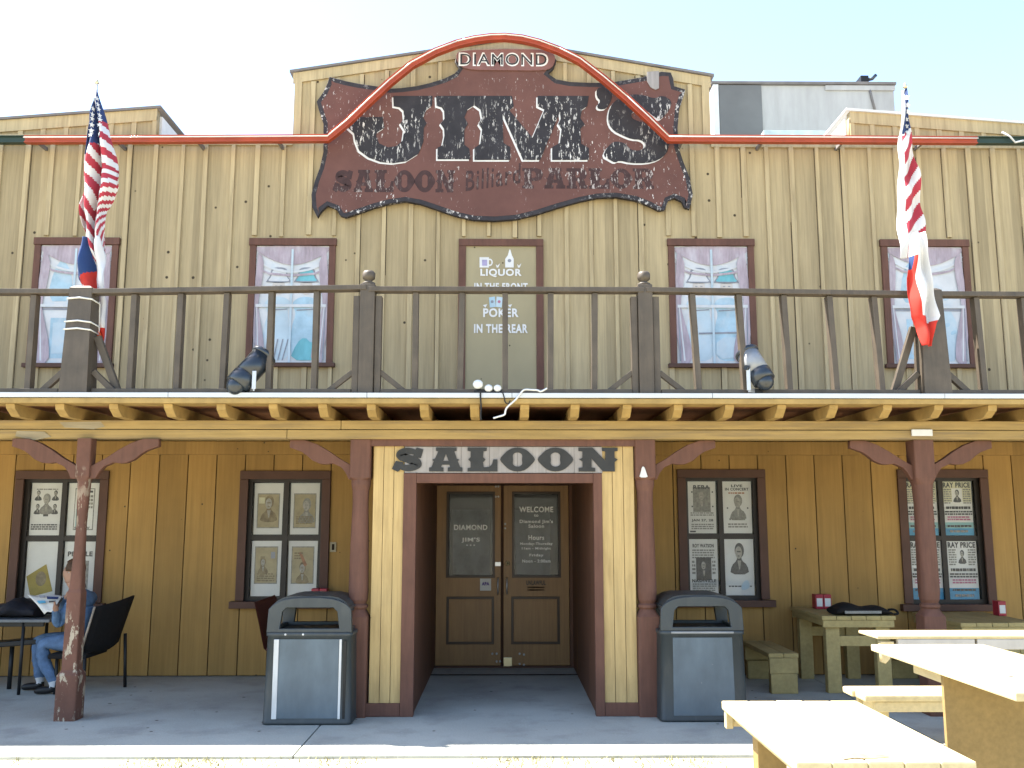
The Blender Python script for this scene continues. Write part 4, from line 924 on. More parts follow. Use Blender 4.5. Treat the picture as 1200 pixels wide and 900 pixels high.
# ================================================================ entrance portal
pt = thing('entrance_portal', 'boxed entrance surround of yellow boards framed in mauve brown trim', 'portal', (0, FRONT, 0))
ox0, ox1 = PX(434, 700, FRONT), PX(746, 700, FRONT); ix0, ix1 = PX(486, 700, FRONT), PX(697, 700, FRONT)
fz1 = PZ(513.5, FRONT); fz0 = PZ(523, FRONT); it1 = PZ(554.5, FRONT); it0 = PZ(566, FRONT)
tl, tr = PX(471, 700, FRONT), PX(707, 700, FRONT)
b = MB()
for a, c in ((ox0, tl), (tr, ox1)):
    b = MB(); n_ = 3; w_ = (c - a) / n_
    for k in range(n_): b.box(a + w_ * k + .002, a + w_ * (k + 1) - .002, FRONT + .02, FRONT + .06, .1, fz0 + .05, 'portal', .003)
    b.build('yellow_boards', pt)
b = MB()
b.box(tl - .003, ix0, FRONT - .004, FRONT + .09, .0, it1, 'trim', .005); b.box(ix1, tr + .003, FRONT - .004, FRONT + .09, .0, it1, 'trim', .005)
b.box(ix0 + .001, ix1 - .001, FRONT - .002, FRONT + .09, it0, it1 - .002, 'trim', .005); each(b, 'inner_frame', pt)
b = MB(); b.box(PX(418, 518, FRONT), PX(762, 518, FRONT), FRONT - .018, FRONT + .05, fz0, fz1, 'trim', .005); b.build('head_trim', pt)
b = MB(); b.box(ox0 - .02, tl - .005, FRONT - .006, FRONT + .1, .003, .115, 'trim', .004); b.box(tr + .005, ox1 + .02, FRONT - .006, FRONT + .1, .003, .115, 'trim', .004); each(b, 'base_trim', pt)
b = MB(); b.box(ox0, tl, FRONT + .062, FRONT + .1, .01, fz1, 'gap'); b.box(tr, ox1, FRONT + .062, FRONT + .1, .01, fz1, 'gap'); b.box(tl, tr, FRONT + .075, FRONT + .1, it1, fz1, 'gap'); each(b, 'backing', pt)
nb_ = thing('saloon_nameboard', 'grey board over the entrance with charcoal western lettering', 'sign', (0, FRONT, it1))
b = MB(); s0, s1 = tl + .002, PX(706, 540, FRONT); n_ = 7
for k in range(n_): b.box(s0 + (s1 - s0) * k / n_ + .0012, s0 + (s1 - s0) * (k + 1) / n_ - .0012, FRONT + .008, FRONT + .03, it1 + .003, fz0 - .003, 'board_grey', .001)
b.build('board', nb_)
b = MB(); zb_, zt_ = PZ(552.5, FRONT), PZ(524.5, FRONT)
lets = [(461, 496), (503, 542), (548, 583), (588, 625), (632, 670), (678, 724)]
for ch_, (a, c) in zip('SALOON', lets):
    x0, x1 = PX(a, 538, FRONT), PX(c, 538, FRONT)
    slab_text(b, ch_, x0, x1, zb_, zt_, FRONT - .002, .009, 'letter_black')
b.build('lettering', nb_)
b = MB(); X_, Z_ = P(754, 553, PY - .11); b.shape(smooth_loop([(X_ - .04, Z_ - .05), (X_ + .04, Z_ - .05), (X_ + .03, Z_ - .02), (X_ + .015, Z_ + .03), (X_ + .003, Z_ + .05), (X_ - .012, Z_ + .045), (X_ - .025, Z_ - .01)], 1), PY - .112, .012, 'white'); tag(b.build('bell_ornament'), 'small white bell shaped ornament on the right turned post', 'ornament')

# ================================================================ posters behind the lower windows
def poster(wi, col, row, style, label, inset_=(0.01, .01, .01, .01), tilt=0.0):
    x0, x1, z0, z1, mx, mz, Ys = WINS[wi]
    a, c = (x0, mx - .027) if col == 0 else (mx + .027, x1); d, e = (z0, mz - .025) if row == 1 else (mz + .025, z1)
    a += inset_[0]; c -= inset_[1]; d += inset_[2]; e -= inset_[3]; Y = Ys + .045
    w_, h_ = c - a, e - d
    t = thing('poster', label, 'poster', ((a + c) / 2, Y, d), 'posters in the porch windows')
    b = MB(); b.shape([(a, d), (c, d), (c + .004, e), (a - .004, e)], Y, .003, 'paper'); b.build('sheet', t)
    b = MB(); k = [0]
    def rect(u0, u1, v0, v1, m):
        k[0] += 1; b.shape([(a + u0 * w_, d + v0 * h_), (a + u1 * w_, d + v0 * h_), (a + u1 * w_, d + v1 * h_), (a + u0 * w_, d + v1 * h_)], Y - .0015 - .0002 * k[0], .0012, m)
    def tx(s_, v, wd, ht, m='ink', u=.5): b.text(s_, a + u * w_, d + v * h_, Y - .004, m, width=wd * w_, size=ht * h_, bold=.04, t=.0015)
    def lines(u0, u1, v0, v1, n, m='ink_soft'):
        for q in range(n):
            vv = v0 + (v1 - v0) * (q + .5) / n; u = u0
            while u < u1 - .03:
                l_ = rnd.uniform(.04, .14); rect(u, min(u + l_, u1), vv - .3 * (v1 - v0) / n, vv + .3 * (v1 - v0) / n, m); u += l_ + .02
    def face(u, v, s_, dark='ink', skin='ink_soft', bgc=None):
        if bgc: rect(u - s_ * .75, u + s_ * .75, v - s_ * .55, v + s_ * .6, bgc)
        k[0] += 1; yy = Y - .0018 - .0002 * k[0]; X_, Z_ = a + u * w_, d + v * h_; ws, hs = s_ * w_, s_ * h_
        b.shape(smooth_loop([(X_ - ws * .62, Z_ - hs * .5), (X_ + ws * .62, Z_ - hs * .5), (X_ + ws * .5, Z_ - hs * .2), (X_ + ws * .16, Z_ - hs * .06), (X_ + ws * .13, Z_ + hs * .1), (X_ - ws * .13, Z_ + hs * .1), (X_ - ws * .16, Z_ - hs * .06), (X_ - ws * .5, Z_ - hs * .22)], 1), yy, .001, dark)
        b.shape(ell(X_ + ws * .02, Z_ + hs * .26, ws * .3, hs * .24, 18), yy - .0003, .001, dark)
        b.shape(ell(X_ - ws * .03, Z_ + hs * .19, ws * .22, hs * .2, 18), yy - .0006, .001, 'face_tone')
        b.shape([(X_ - ws * .14, Z_ + hs * .2), (X_ + ws * .1, Z_ + hs * .2), (X_ + ws * .1, Z_ + hs * .24), (X_ - ws * .14, Z_ + hs * .24)], yy - .0009, .001, dark)
        b.shape([(X_ - ws * .1, Z_ + hs * .07), (X_ + ws * .04, Z_ + hs * .07), (X_ + ws * .03, Z_ + hs * .1), (X_ - ws * .09, Z_ + hs * .1)], yy - .0009, .001, dark)
        b.shape([(X_ - ws * .12, Z_ - hs * .06), (X_ + ws * .12, Z_ - hs * .06), (X_ + ws * .03, Z_ - hs * .34), (X_ - ws * .03, Z_ - hs * .34)], yy - .0004, .001, 'face_tone')
    if style == 'price':
        rect(0, 1, .62, 1, 'print_cream') if row == 0 else None
        rect(0, 1, 0, .13, 'print_blue'); rect(0, 1, .13, .24 if row == 0 else .2, 'print_teal' if row == 0 else 'print_blue')
        tx('RAY PRICE', .935, .94, .10); face(.5, .73, .24, 'ink', 'ink_soft', 'paper')
        lines(.04, .3, .58, .87, 7, 'ink_soft'); lines(.7, .96, .58, .87, 7, 'ink_soft')
        lines(.08, .92, .47, .55, 1, 'ink'); lines(.03, .97, .37, .46, 2, 'ink'); lines(.1, .9, .27, .36, 2, 'print_pink'); lines(.08, .9, .14, .2, 1, 'ink'); lines(.15, .8, .04, .11, 1, 'ink_soft')
    elif style == 'reba':
        tx('REBA', .89, .6, .08); face(.5, .64, .42, 'ink_soft', 'paper', 'ink_soft'); lines(.08, .92, .33, .41, 2, 'ink_soft'); tx('JAN 27, 28', .245, .78, .06); lines(.1, .9, .07, .19, 3, 'ink_soft'); rect(.04, .25, .02, .05, 'ink')
        for u in (.12, .86):
            for v in (.5, .78): rect(u, u + .05, v, v + .03, 'ink')
    elif style == 'live':
        tx('LIVE', .915, .4, .05); tx('IN CONCERT', .85, .84, .055); lines(.2, .8, .75, .8, 1, 'ink_rust'); face(.52, .5, .5, 'ink_soft', 'paper'); lines(.2, .8, .24, .3, 1, 'ink_soft'); lines(.15, .85, .1, .2, 2, 'ink_soft')
        for u in (.12, .84): rect(u, u + .05, .47, .5, 'ink')
    elif style == 'wanted':
        tx('ROY WATSON', .88, .76, .07); lines(.1, .9, .64, .82, 4, 'ink_soft'); face(.5, .45, .36, 'ink', 'paper', 'ink'); lines(.08, .2, .35, .62, 4); lines(.8, .92, .35, .62, 4); tx('NASHVILLE', .24, .86, .06); lines(.08, .92, .05, .2, 4, 'ink_soft')
    elif style == 'pin':
        face(.5, .66, .55, 'ink', 'paper'); lines(.3, .72, .4, .46, 1, 'ink'); lines(.1, .9, .16, .2, 1, 'ink'); k[0] += 1
        b.shape(smooth_loop([(a + .5 * w_, d + .1 * h_), (a + .85 * w_, d + .14 * h_), (a + .8 * w_, d + .3 * h_), (a + .6 * w_, d + .26 * h_)], 2), Y - .0018 - .0002 * k[0], .001, 'sky_paint')
    elif style == 'cards':
        lines(.15, .85, .86, .9, 1, 'ink_soft')
        for u, v in ((.22, .76), (.78, .76), (.22, .5), (.78, .5)): face(u, v, .2, 'ink', 'ink_soft')
        face(.5, .6, .4, 'ink_soft', 'paper'); rect(.42, .58, .36, .46, 'ink'); lines(.05, .9, .1, .22, 3, 'ink')
    elif style == 'teal':
        rect(.2, .85, .1, .9, 'ink_soft'); rect(.23, .82, .12, .88, 'paper'); rect(.27, .55, .17, .5, 'print_teal'); lines(.3, .8, .8, .87, 1, 'ink'); lines(.3, .42, .55, .78, 4, 'ink'); lines(.6, .8, .5, .78, 4, 'ink_soft'); tx('SHOW', .14, .5, .05)
    elif style == 'whiteyellow':
        k[0] += 1; b.shape([(a + .02 * w_, d + .38 * h_), (a + .64 * w_, d + .6 * h_), (a + .9 * w_, d + .12 * h_), (a + .2 * w_, d + .02 * h_)], Y - .003, .001, 'print_yellow')
        b.shape(ell(a + .5 * w_, d + .34 * h_, .17 * w_, .13 * h_, 16), Y - .0045, .001, 'ink_sepia')
    elif style == 'people':
        tx('PEOPLE', .78, .8, .09); rect(.2, .8, .1, .66, 'ink_soft'); face(.5, .38, .45, 'ink', 'paper')
    else:                                               # framed sepia picture
        m_ = {'sepia1': 0, 'sepia2': 1, 'sepia3': 2, 'sepia4': 3}[style]
        v0, v1 = (.12, .8) if m_ < 2 else (.22, .9); rect(.1, .9, v0, v1, 'ink_soft'); rect(.13, .87, v0 + .02, v1 - .02, 'paper_old')
        if m_ == 0: face(.52, .5, .52, 'ink_sepia', 'ink_rust'); rect(.16, .36, .6, .72, 'print_cream')
        if m_ == 1: face(.56, .46, .5, 'ink_soft', 'ink_sepia'); lines(.2, .8, .2, .36, 4, 'ink_sepia')
        if m_ == 2: face(.4, .55, .3, 'ink_sepia', 'print_cream'); rect(.3, .45, .34, .72, 'ink_sepia'); rect(.66, .8, .68, .8, 'mural_line'); lines(.2, .8, .26, .42, 4, 'ink_sepia')
        if m_ == 3:
            k[0] += 1; b.shape([(a + .36 * w_, d + .78 * h_), (a + .44 * w_, d + .8 * h_), (a + .66 * w_, d + .56 * h_), (a + .56 * w_, d + .54 * h_)], Y - .004, .001, 'ink_rust')
            face(.5, .42, .4, 'ink_sepia', 'paper_old'); lines(.2, .5, .66, .8, 3, 'ink_sepia')
    b.build('print', t)
I2 = (.012, .012, .012, .03)
poster(0, 0, 0, 'cards', 'white poster with five small grey figures in the window behind the reader')
poster(0, 1, 0, 'teal', 'white poster with a pale teal block partly behind the peeling post')
poster(0, 0, 1, 'whiteyellow', 'white sheet with a tilted mustard card above the newspaper')
poster(0, 1, 1, 'people', 'white poster with grey heading behind the head of the reader')
poster(1, 0, 0, 'sepia1', 'white bordered sepia print of a rust coloured figure, upper left pane', (.015, .02, .01, .01))
poster(1, 1, 0, 'sepia2', 'white bordered grey brown portrait print in the upper right pane above the left bin', (.02, .015, .01, .01))
poster(1, 0, 1, 'sepia3', 'white bordered greenish print in the lower left pane beside the maroon chair', (.01, .02, .01, .012))
poster(1, 1, 1, 'sepia4', 'white bordered olive print with a rust diagonal behind the left bin', (.015, .02, .01, .012))
poster(2, 0, 0, 'reba', 'cream concert poster headed REBA with square portrait', (.008, .02, .008, .008))
poster(2, 1, 0, 'live', 'cream poster headed LIVE IN CONCERT with a soft grey figure', (.012, .012, .008, .008))
poster(2, 0, 1, 'wanted', 'cream poster with a small dark square portrait above the right bin', (.008, .02, .02, .008))
poster(2, 1, 1, 'pin', 'white sheet with one grey figure and a pale blue scrawl', (.012, .01, -.01, .008))
poster(3, 0, 0, 'price', 'cream and blue RAY PRICE poster, upper one crossed by the porch post', (.0, .01, .008, .008))
poster(3, 1, 0, 'price', 'cream and blue RAY PRICE poster, upper one right of the porch post', (.01, .02, .008, .008))
poster(3, 0, 1, 'price', 'white and blue RAY PRICE poster, lower one crossed by the porch post', (.01, .0, .0, .008))
poster(3, 1, 1, 'price', 'white and blue RAY PRICE poster, lower one right of the porch post', (.02, .01, .0, .008))

# ================================================================ waste bins
def rrect(cx, cy, hx, hy, r, z, n=5):
    o = []
    for sx, sy, a0 in ((1, 1, 0), (-1, 1, 90), (-1, -1, 180), (1, -1, 270)):
        for k in range(n): a = R(a0 + 90 * k / (n - 1)); o.append((cx + sx * (hx - r) + r * math.cos(a), cy + sy * (hy - r) + r * math.sin(a), z))
    return o
def waste_bin(cx, y0, label, strips, rot=0):
    hw, dp, ht = .375, .62, 1.05; cy = y0 + dp / 2
    t = thing('waste_bin', label, 'waste bin', (cx, cy, 0), 'waste bins beside the entrance')
    b = MB(); b.loft([rrect(cx, cy, hw * k, dp / 2 * k, .05, z) for k, z in ((1.0, .004), (1.02, .015), (1.0, .03), (.965, .72), (.99, .725), (.99, .755), (.96, .757))], 'bin'); body = b.build('body', t)
    b = MB(); x0, x1 = cx - hw * .97, cx + hw * .97; zb, zt = .757, ht
    arch = [(x0, zb), (x1, zb), (x1 - .012, zt - .10), (x1 - .05, zt - .06)] + [(cx + .27 * math.cos(R(a)) , zt - .045 + .045 * math.sin(R(a))) for a in range(20, 180, 20)] + [(x0 + .05, zt - .06), (x0 + .012, zt - .10)]
    hole = [(cx - .255, zb + .03), (cx - .235, zb + .17), (cx - .2, zb + .205), (cx + .2, zb + .205), (cx + .235, zb + .17), (cx + .255, zb + .03)]
    for yy in (y0 + .012, y0 + dp - .05): b.shape([arch, hole], yy, .04, 'bin', .006)
    for sx in (-1, 1):
        lo_ = [(y0 + .05, zb), (y0 + dp - .05, zb), (y0 + dp - .05, zt - .09), (y0 + .05, zt - .09)]
        e = cx + sx * (hw * .97 - .02); b.box(min(e, e - sx * .035), max(e, e - sx * .035), y0 + .053, y0 + dp - .053, zb + .19, zt - .085, 'bin', .006); b.box(min(e, e - sx * .035), max(e, e - sx * .035), y0 + .053, y0 + dp - .053, zb, zb + .03, 'bin', .004)
    n_ = 13; ring0 = []; ring1 = []
    prof = [(cx + (hw * .97 - .03) * math.cos(R(a)), zt - .10 + .107 * min(1, math.sin(R(a)) * 1.25)) for a in range(0, 181, 15)]
    i_ = b.mi('bin'); bb = bmesh.new(); A = [[bb.verts.new((x, yy, z - dz)) for x, z in prof] for yy, dz in ((y0 + .04, 0), (y0 + dp - .03, 0), (y0 + dp - .03, .03), (y0 + .04, .03))]
    for q in range(4):
        for k in range(len(prof) - 1): bb.faces.new((A[q][k], A[q][k + 1], A[(q + 1) % 4][k + 1], A[(q + 1) % 4][k]))
    bmesh.ops.recalc_face_normals(bb, faces=bb.faces); b.add(bb, i_)
    b.build('hood', t)
    b = MB(); b.box(cx - .27, cx + .27, y0 + .08, y0 + dp - .08, zb - .02, zb + .006, 'black'); b.build('throat', t)
    b = MB(); i0 = y0 - .004
    b.loft([[(cx - .265 + (.012 * z), i0 + .012 * z, z), (cx + .265 - .012 * z, i0 + .012 * z, z), (cx + .265 - .012 * z, i0 + .06, z), (cx - .265 + .012 * z, i0 + .06, z)] for z in (.055, .70)], 'bin_panel', False); b.build('front_panel', t)
    b = MB()
    if strips:
        for sx, ww in ((-1, .042), (1, .02)):
            e = cx + sx * .272; b.box(e - ww / 2, e + ww / 2, i0 - .003, i0 + .05, .05, .70, 'strip', .003)
        each(b, 'edge_strip', t); b = MB()
        b.box(cx + .3, cx + .322, i0 + .002, i0 + .05, .05, .69, 'black', .002); b.build('side_slot', t); b = MB()
        for dx in (-.2, -.05): b.ball((cx + dx, y0 + .008, .74), .014, 'strip', (1, .5, 1), 10)
        each(b, 'rivet', t)
    else:
        b.box(cx - .27, cx + .27, y0 - .006, y0 + .03, .735, .752, 'lamp_grey', .003); b.build('lip', t)
    return t
bx, by = G(360, 850)
waste_bin(PX(361, 800, 8.12), 8.09, 'dark grey waste bin with white edge strips left of the entrance', True)
waste_bin(PX(824, 800, 8.2), 8.17, 'dark grey waste bin with plain blue grey panel right of the entrance', False)

# maroon chair behind the left bin
mx_ = PX(312, 730, 9.6); t = thing('maroon_chair', 'maroon shell chair half hidden behind the left bin', 'chair', (mx_ + .2, 9.6, 0))
b = MB(); q = lambda a, c, y: (P(a, c, y)[0], y, P(a, c, y)[1])
b.loft([[q(298, 706, 9.4), q(322, 697, 9.85), q(324, 700, 9.88), q(301, 709, 9.43)], [q(304, 735, 9.42), q(326, 725, 9.85), q(328, 728, 9.88), q(307, 738, 9.45)], [q(309, 760, 9.45), q(330, 750, 9.85), q(332, 753, 9.88), q(312, 763, 9.48)]], 'maroon', False); b.build('backrest', t)
b = MB(); sx0 = q(312, 760, 9.45)[0]; sz = .42; b.box(sx0, sx0 + .45, 9.43, 9.87, sz, sz + .03, 'maroon', .01); b.build('seat', t)
for dx in (.03, .42):
    for yy in (9.46, 9.84): b = MB(); b.tube([(sx0 + dx, yy, sz), (sx0 + dx, yy, .003)], .013, 'steel', 8); b.build('leg', t)

# napkin holders
def napkin(px_, py_, Y, z, label, two=True):
    X_ = PX(px_, py_, Y); t = thing('napkin_holder', label, 'napkin holder', (X_, Y, z), 'red napkin holders')
    n_ = 2 if two else 1; w_ = .085
    b = MB()
    for k in range(n_): xo = X_ + (k - (n_ - 1) / 2) * (w_ + .004); b.box(xo - w_ / 2, xo + w_ / 2, Y - .06, Y + .06, z + .002, z + .155, 'red', .008)
    each(b, 'case', t); b = MB()
    for k in range(n_): xo = X_ + (k - (n_ - 1) / 2) * (w_ + .004); b.box(xo - w_ * .36, xo + w_ * .36, Y - .0635, Y - .0605, z + .03, z + .115, 'paper')
    each(b, 'label_card', t)
    return t
# ================================================================ porch tables (shade)
def plank_table(x0, x1, y0, y1, z, label, m, legs='posts', group='picnic tables', apron=.07):
    t = thing('picnic_table', label, 'picnic table', ((x0 + x1) / 2, (y0 + y1) / 2, 0), group)
    n_ = max(3, round((x1 - x0) / .15)); w_ = (x1 - x0) / n_
    b = MB()
    for k in range(n_): b.box(x0 + w_ * k + .002, x0 + w_ * (k + 1) - .002, y0 + rnd.uniform(0, .004), y1, z - .04, z + rnd.uniform(-.0015, .0015), m, .006)
    b.build('tabletop', t)
    b = MB()
    for yy in (y0 + .012, y1 - .05): b.box(x0 + .015, x1 - .015, yy, yy + .038, z - .042 - apron, z - .042, m, .005)
    for xx_ in (x0 + .015, x1 - .053): b.box(xx_, xx_ + .038, y0 + .052, y1 - .052, z - .042 - apron * .8, z - .042, m, .005)
    each(b, 'apron', t)
    if legs == 'posts':
        for xx_ in (x0 + .05, x1 - .19):
            for yy in (y0 + .03, y1 - .17): b = MB(); b.box(xx_, xx_ + .14, yy + .022, yy + .11, .002, z - .044, m, .006); b.build('leg', t)
        b = MB(); b.box(x0 + .19, x1 - .19, y0 + .06, y0 + .1, z - .3, z - .2, m, .005); b.box(x0 + .19, x1 - .19, y1 - .13, y1 - .09, z - .3, z - .2, m, .005); each(b, 'stretcher', t)
    return t
def bench(x0, x1, y0, y1, z, label, m, along='y'):
    t = thing('bench', label, 'bench', ((x0 + x1) / 2, (y0 + y1) / 2, 0), 'plank benches')
    b = MB(); n_ = 2
    for k in range(n_):
        if along == 'y': w_ = (x1 - x0) / n_; b.box(x0 + w_ * k + .002, x0 + w_ * (k + 1) - .002, y0, y1, z - .045, z, m, .008)
        else: w_ = (y1 - y0) / n_; b.box(x0 + .02 * (k == 0), x1, y0 + w_ * k + .002, y0 + w_ * (k + 1) - .002, z - .045, z, m, .012)
    b.build('seat', t)
    b = MB(); h_ = .15 if along == 'y' else .07
    if along == 'y':
        for yy in (y0 + .003, y1 - .045): b.box(x0 + .01, x1 - .01, yy, yy + .04, z - .047 - h_, z - .047, m, .005)
    else:
        b.box(x0 + .09, x1 - .09, y0 + .02, y0 + .06, z - .047 - h_, z - .047, m, .005); b.box(x0 + .09, x1 - .09, y1 - .06, y1 - .02, z - .047 - h_, z - .047, m, .005)
    each(b, 'apron', t)
    if along == 'y':
        for yy in (y0 + .006, y1 - .1): b = MB(); b.box(x0 + .02, x1 - .02, yy, yy + .09, .002, z - .049 - h_, m, .006); b.build('leg', t)
    else:
        for xx_ in (x0 + .12, x1 - .21): b = MB(); b.box(xx_, xx_ + .09, y0 + .07, y1 - .07, .002, z - .049, m, .006); b.build('leg', t)
    return t
tY = 9.42; tz = PZ(722, tY, 1007)
tx0, tx1 = PX(963, 722, tY), PX(1050, 722, tY)
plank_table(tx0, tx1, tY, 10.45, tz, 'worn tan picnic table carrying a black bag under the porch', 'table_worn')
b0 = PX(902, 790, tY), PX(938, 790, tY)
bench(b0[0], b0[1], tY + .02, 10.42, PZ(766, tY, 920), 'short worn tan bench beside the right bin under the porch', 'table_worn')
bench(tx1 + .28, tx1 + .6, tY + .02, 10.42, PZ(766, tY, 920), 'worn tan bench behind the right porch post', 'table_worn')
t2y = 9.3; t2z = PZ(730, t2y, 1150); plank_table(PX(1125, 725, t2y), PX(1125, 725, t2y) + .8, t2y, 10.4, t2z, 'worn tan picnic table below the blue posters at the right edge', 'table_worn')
napkin(963, 705, 10.2, tz, 'red napkin holder with two white cards on the table with the black bag')
napkin(1171, 710, 10.0, t2z, 'red napkin holder with one white card below the blue posters', False)
lw = WINS[1]; X_ = PX(375, 700, WALL); napkin(375, 700, WALL - .15, PZ(706, WALL - .15), 'red napkin holder behind the top of the left bin', True)
bt = thing('black_bag', 'flat black bag with a grey strip on the worn porch table', 'bag', (PX(1010, 722, 9.6), 9.6, tz))
b = MB(); xa0, xa1 = PX(975, 720, 9.6), PX(1042, 720, 9.6); n_ = 18; rings = []
for k in range(n_ + 1):
    u = k / n_; x = xa0 + (xa1 - xa0) * u; hh = .115 * math.sin(math.pi * min(1, max(.08, u * .9 + .12))) ** .7 * (.75 + .25 * math.sin(u * 9)) + .02
    rings.append([(x, 9.6 + .16 * math.cos(a), tz + .003 + hh * (.5 + .5 * math.sin(a)) * (1 if math.sin(a) > -.9 else 1)) for a in [2 * math.pi * q / 14 for q in range(14)]])
b.loft(rings, 'black_cloth'); b.build('body', bt)
b = MB(); b.box(PX(991, 720, 9.42), PX(1034, 720, 9.42), 9.432, 9.446, tz + .022, tz + .05, 'ink_soft', .004); b.build('reflective_strip', bt)
b = MB(); b.tube(smooth_path([(xa1 - .03, 9.55, tz + .05), (xa1 + .02, 9.5, tz + .06), (xa1 + .06, 9.5, tz + .015), (xa1 + .0, 9.47, tz + .012)]), .012, 'black_cloth', 8); b.build('strap', bt)

# ================================================================ sunlit tables on the lawn
GZ = -0.022
# low wide table
az = .70; A = [G(845, 821, az), G(1000, 819, az)]; ay1 = A[0][1]; ax0, ax1 = A[0][0], A[1][0]; ay0 = G(1000, 893, az)[1]
t = thing('picnic_table', 'low sunlit pale yellow table nearest the viewer with a worn patch', 'picnic table', ((ax0 + ax1) / 2, (ay0 + ay1) / 2, GZ), 'picnic tables')
b = MB(); n_ = 5; w_ = (ax1 - ax0) / n_
for k in range(n_): b.box(ax0 + w_ * k + .0015, ax0 + w_ * (k + 1) - .0015, ay0 + rnd.uniform(0, .003), ay1 + rnd.uniform(-.004, .004), az - .045, az + rnd.uniform(-.001, .001), 'table', .008)
b.build('tabletop', t)
b = MB(); b.box(ax0 + .012, ax0 + .05, ay1 - .06, ay1 - .01, az - .14, az - .047, 'table', .004); b.box(ax0 + .05, ax1 - .05, ay1 - .05, ay1 - .012, az - .13, az - .048, 'table', .004)
b.box(ax0 + .16, ax1 - .04, ay0 + .012, ay0 + .05, az - .15, az - .048, 'table', .004)
b.box(ax0 + .06, ax0 + .1, ay0 + .05, ay1 - .05, az - .1, az - .048, 'table', .004); each(b, 'apron', t)
for (lx0, yy) in ((ax0 + .1, ay1 - .36), (ax1 - .25, ay1 - .36)): b = MB(); b.box(lx0, lx0 + .15, yy, yy + .1, GZ, az - .047, 'ply', .005); b.build('leg', t)
for lx0 in (ax0 + .16, ax1 - .25): b = MB(); b.box(lx0, lx0 + .13, ay0 + .06, ay0 + .16, GZ, az - .05, 'table', .005); b.build('leg', t)
b = MB(); b.box(ax0 + .1, ax0 + .45, ay0 + .5, ay0 + .75, az - .32, az - .28, 'table', .006); b.box(ax0 + .12, ax0 + .43, ay0 + .502, ay0 + .54, GZ, az - .322, 'ply', .004); b.build('lower_shelf', t)
b = MB(); X_, Y_ = G(1000, 889, az + .001); b.shape([(0, 0), (.05, .02), (.12, .01), (.22, .035), (.2, .07), (.14, .06), (.1, .1), (.05, .075), (.01, .05)], 0, .001, mat('bare worn wood', (.42, .33, .18), .9, .25, (40, 4, 40)))
for v in b.bm.verts: v.co = Vector((X_ - .05 + v.co.x * 1.0, ay0 + .03 + v.co.z * 1.2, az + .003 + v.co.y * .1))
b.build('worn_patch', t)
# tall long table with a plywood end panel
bz = .90; B0 = G(1020, 755, bz); bx0, by1 = B0[0], B0[1]; bx1 = G(1131, 746, bz)[0] * by1 / G(1131, 746, bz)[1]; by0 = G(1188, 812, bz)[1]
bx1 = bx0 + .74
t = thing('picnic_table', 'tall sunlit table with a tan plywood end panel at the right edge', 'picnic table', ((bx0 + bx1) / 2, (by0 + by1) / 2, GZ), 'picnic tables')
b = MB(); n_ = 4; w_ = (bx1 - bx0) / n_
for k in range(n_): b.box(bx0 + w_ * k + .0015, bx0 + w_ * (k + 1) - .0015, by0, by1 + rnd.uniform(-.004, .004), bz - .04, bz + rnd.uniform(-.001, .001), 'table', .006)
b.build('tabletop', t)
pyy = by0 + .82; pxx = (1105.5 - 588) / F * pyy * 1.0
pxx = PX(1105.5, 800, pyy)
b = MB(); b.box(pxx, bx1 - .06, pyy, pyy + .03, GZ, bz - .042, 'ply', .004); b.build('end_panel', t)
b = MB(); b.box(bx1 - .2, bx1 - .08, by1 - .5, by1 - .4, GZ, bz - .042, 'ply', .004); b.build('leg', t)
b = MB(); b.box(bx0 + .05, bx0 + .09, pyy + .032, by1 - .51, bz - .1, bz - .042, 'table', .004); b.box(bx1 - .1, bx1 - .06, pyy + .032, by1 - .51, bz - .1, bz - .042, 'table', .004); each(b, 'apron', t)
b = MB(); X_, Y_ = G(1185, 793, bz); b.ball((X_, Y_, bz), .012, 'ink', (1, 1.6, .3), 10); b.build('knot_hole', t)
# farther table across, with its bench
cz = .84; C0 = G(1005, 738.5, cz); cx0, cy1 = C0; cy0 = G(1005, 745.5, cz)[1]
t = thing('picnic_table', 'sunlit table lying crosswise behind the tall table with grey front board', 'picnic table', (cx0 + .9, (cy0 + cy1) / 2, GZ), 'picnic tables')
b = MB(); n_ = 3; w_ = (cy1 - cy0) / n_
for k in range(n_): b.box(cx0 + rnd.uniform(0, .01), cx0 + 1.9, cy0 + w_ * k + .0015, cy0 + w_ * (k + 1) - .0015, cz - .022, cz + rnd.uniform(-.001, .001), 'table', .006)
b.build('tabletop', t)
b = MB(); b.box(cx0 + .16, cx0 + .74, cy0 + .003, cy0 + .05, cz - .1, cz - .024, 'housing', .004); b.box(cx0 + .76, cx0 + 1.85, cy0 + .003, cy0 + .05, cz - .1, cz - .024, 'housing', .004); each(b, 'front_board', t)
b = MB(); b.shape([(0, 0), (.1, 0), (.1, -.06), (.06, -.13), (.03, -.16), (0, -.15)], 0, .04, 'table', .003)
for v in b.bm.verts: v.co = Vector((cx0 + .03 + v.co.x, cy0 + .012 + v.co.y, cz - .042 + v.co.z))
b.build('end_board', t)
for xx_ in (cx0 + .75, cx0 + 1.65):
    for yy in (cy0 + .08, cy1 - .18): b = MB(); b.box(xx_, xx_ + .1, yy, yy + .1, .002 if yy > KERB else GZ, cz - .042, 'table', .005); b.build('leg', t)
bz2 = .49; Bf = G(1000, 803.5, bz2); Bn = G(1010, 815, bz2)
bench(G(996, 808, bz2)[0], G(996, 808, bz2)[0] + 1.9, Bn[1], Bf[1], bz2, 'sunlit bench with rounded end behind the tan plywood panel', 'table', 'x')

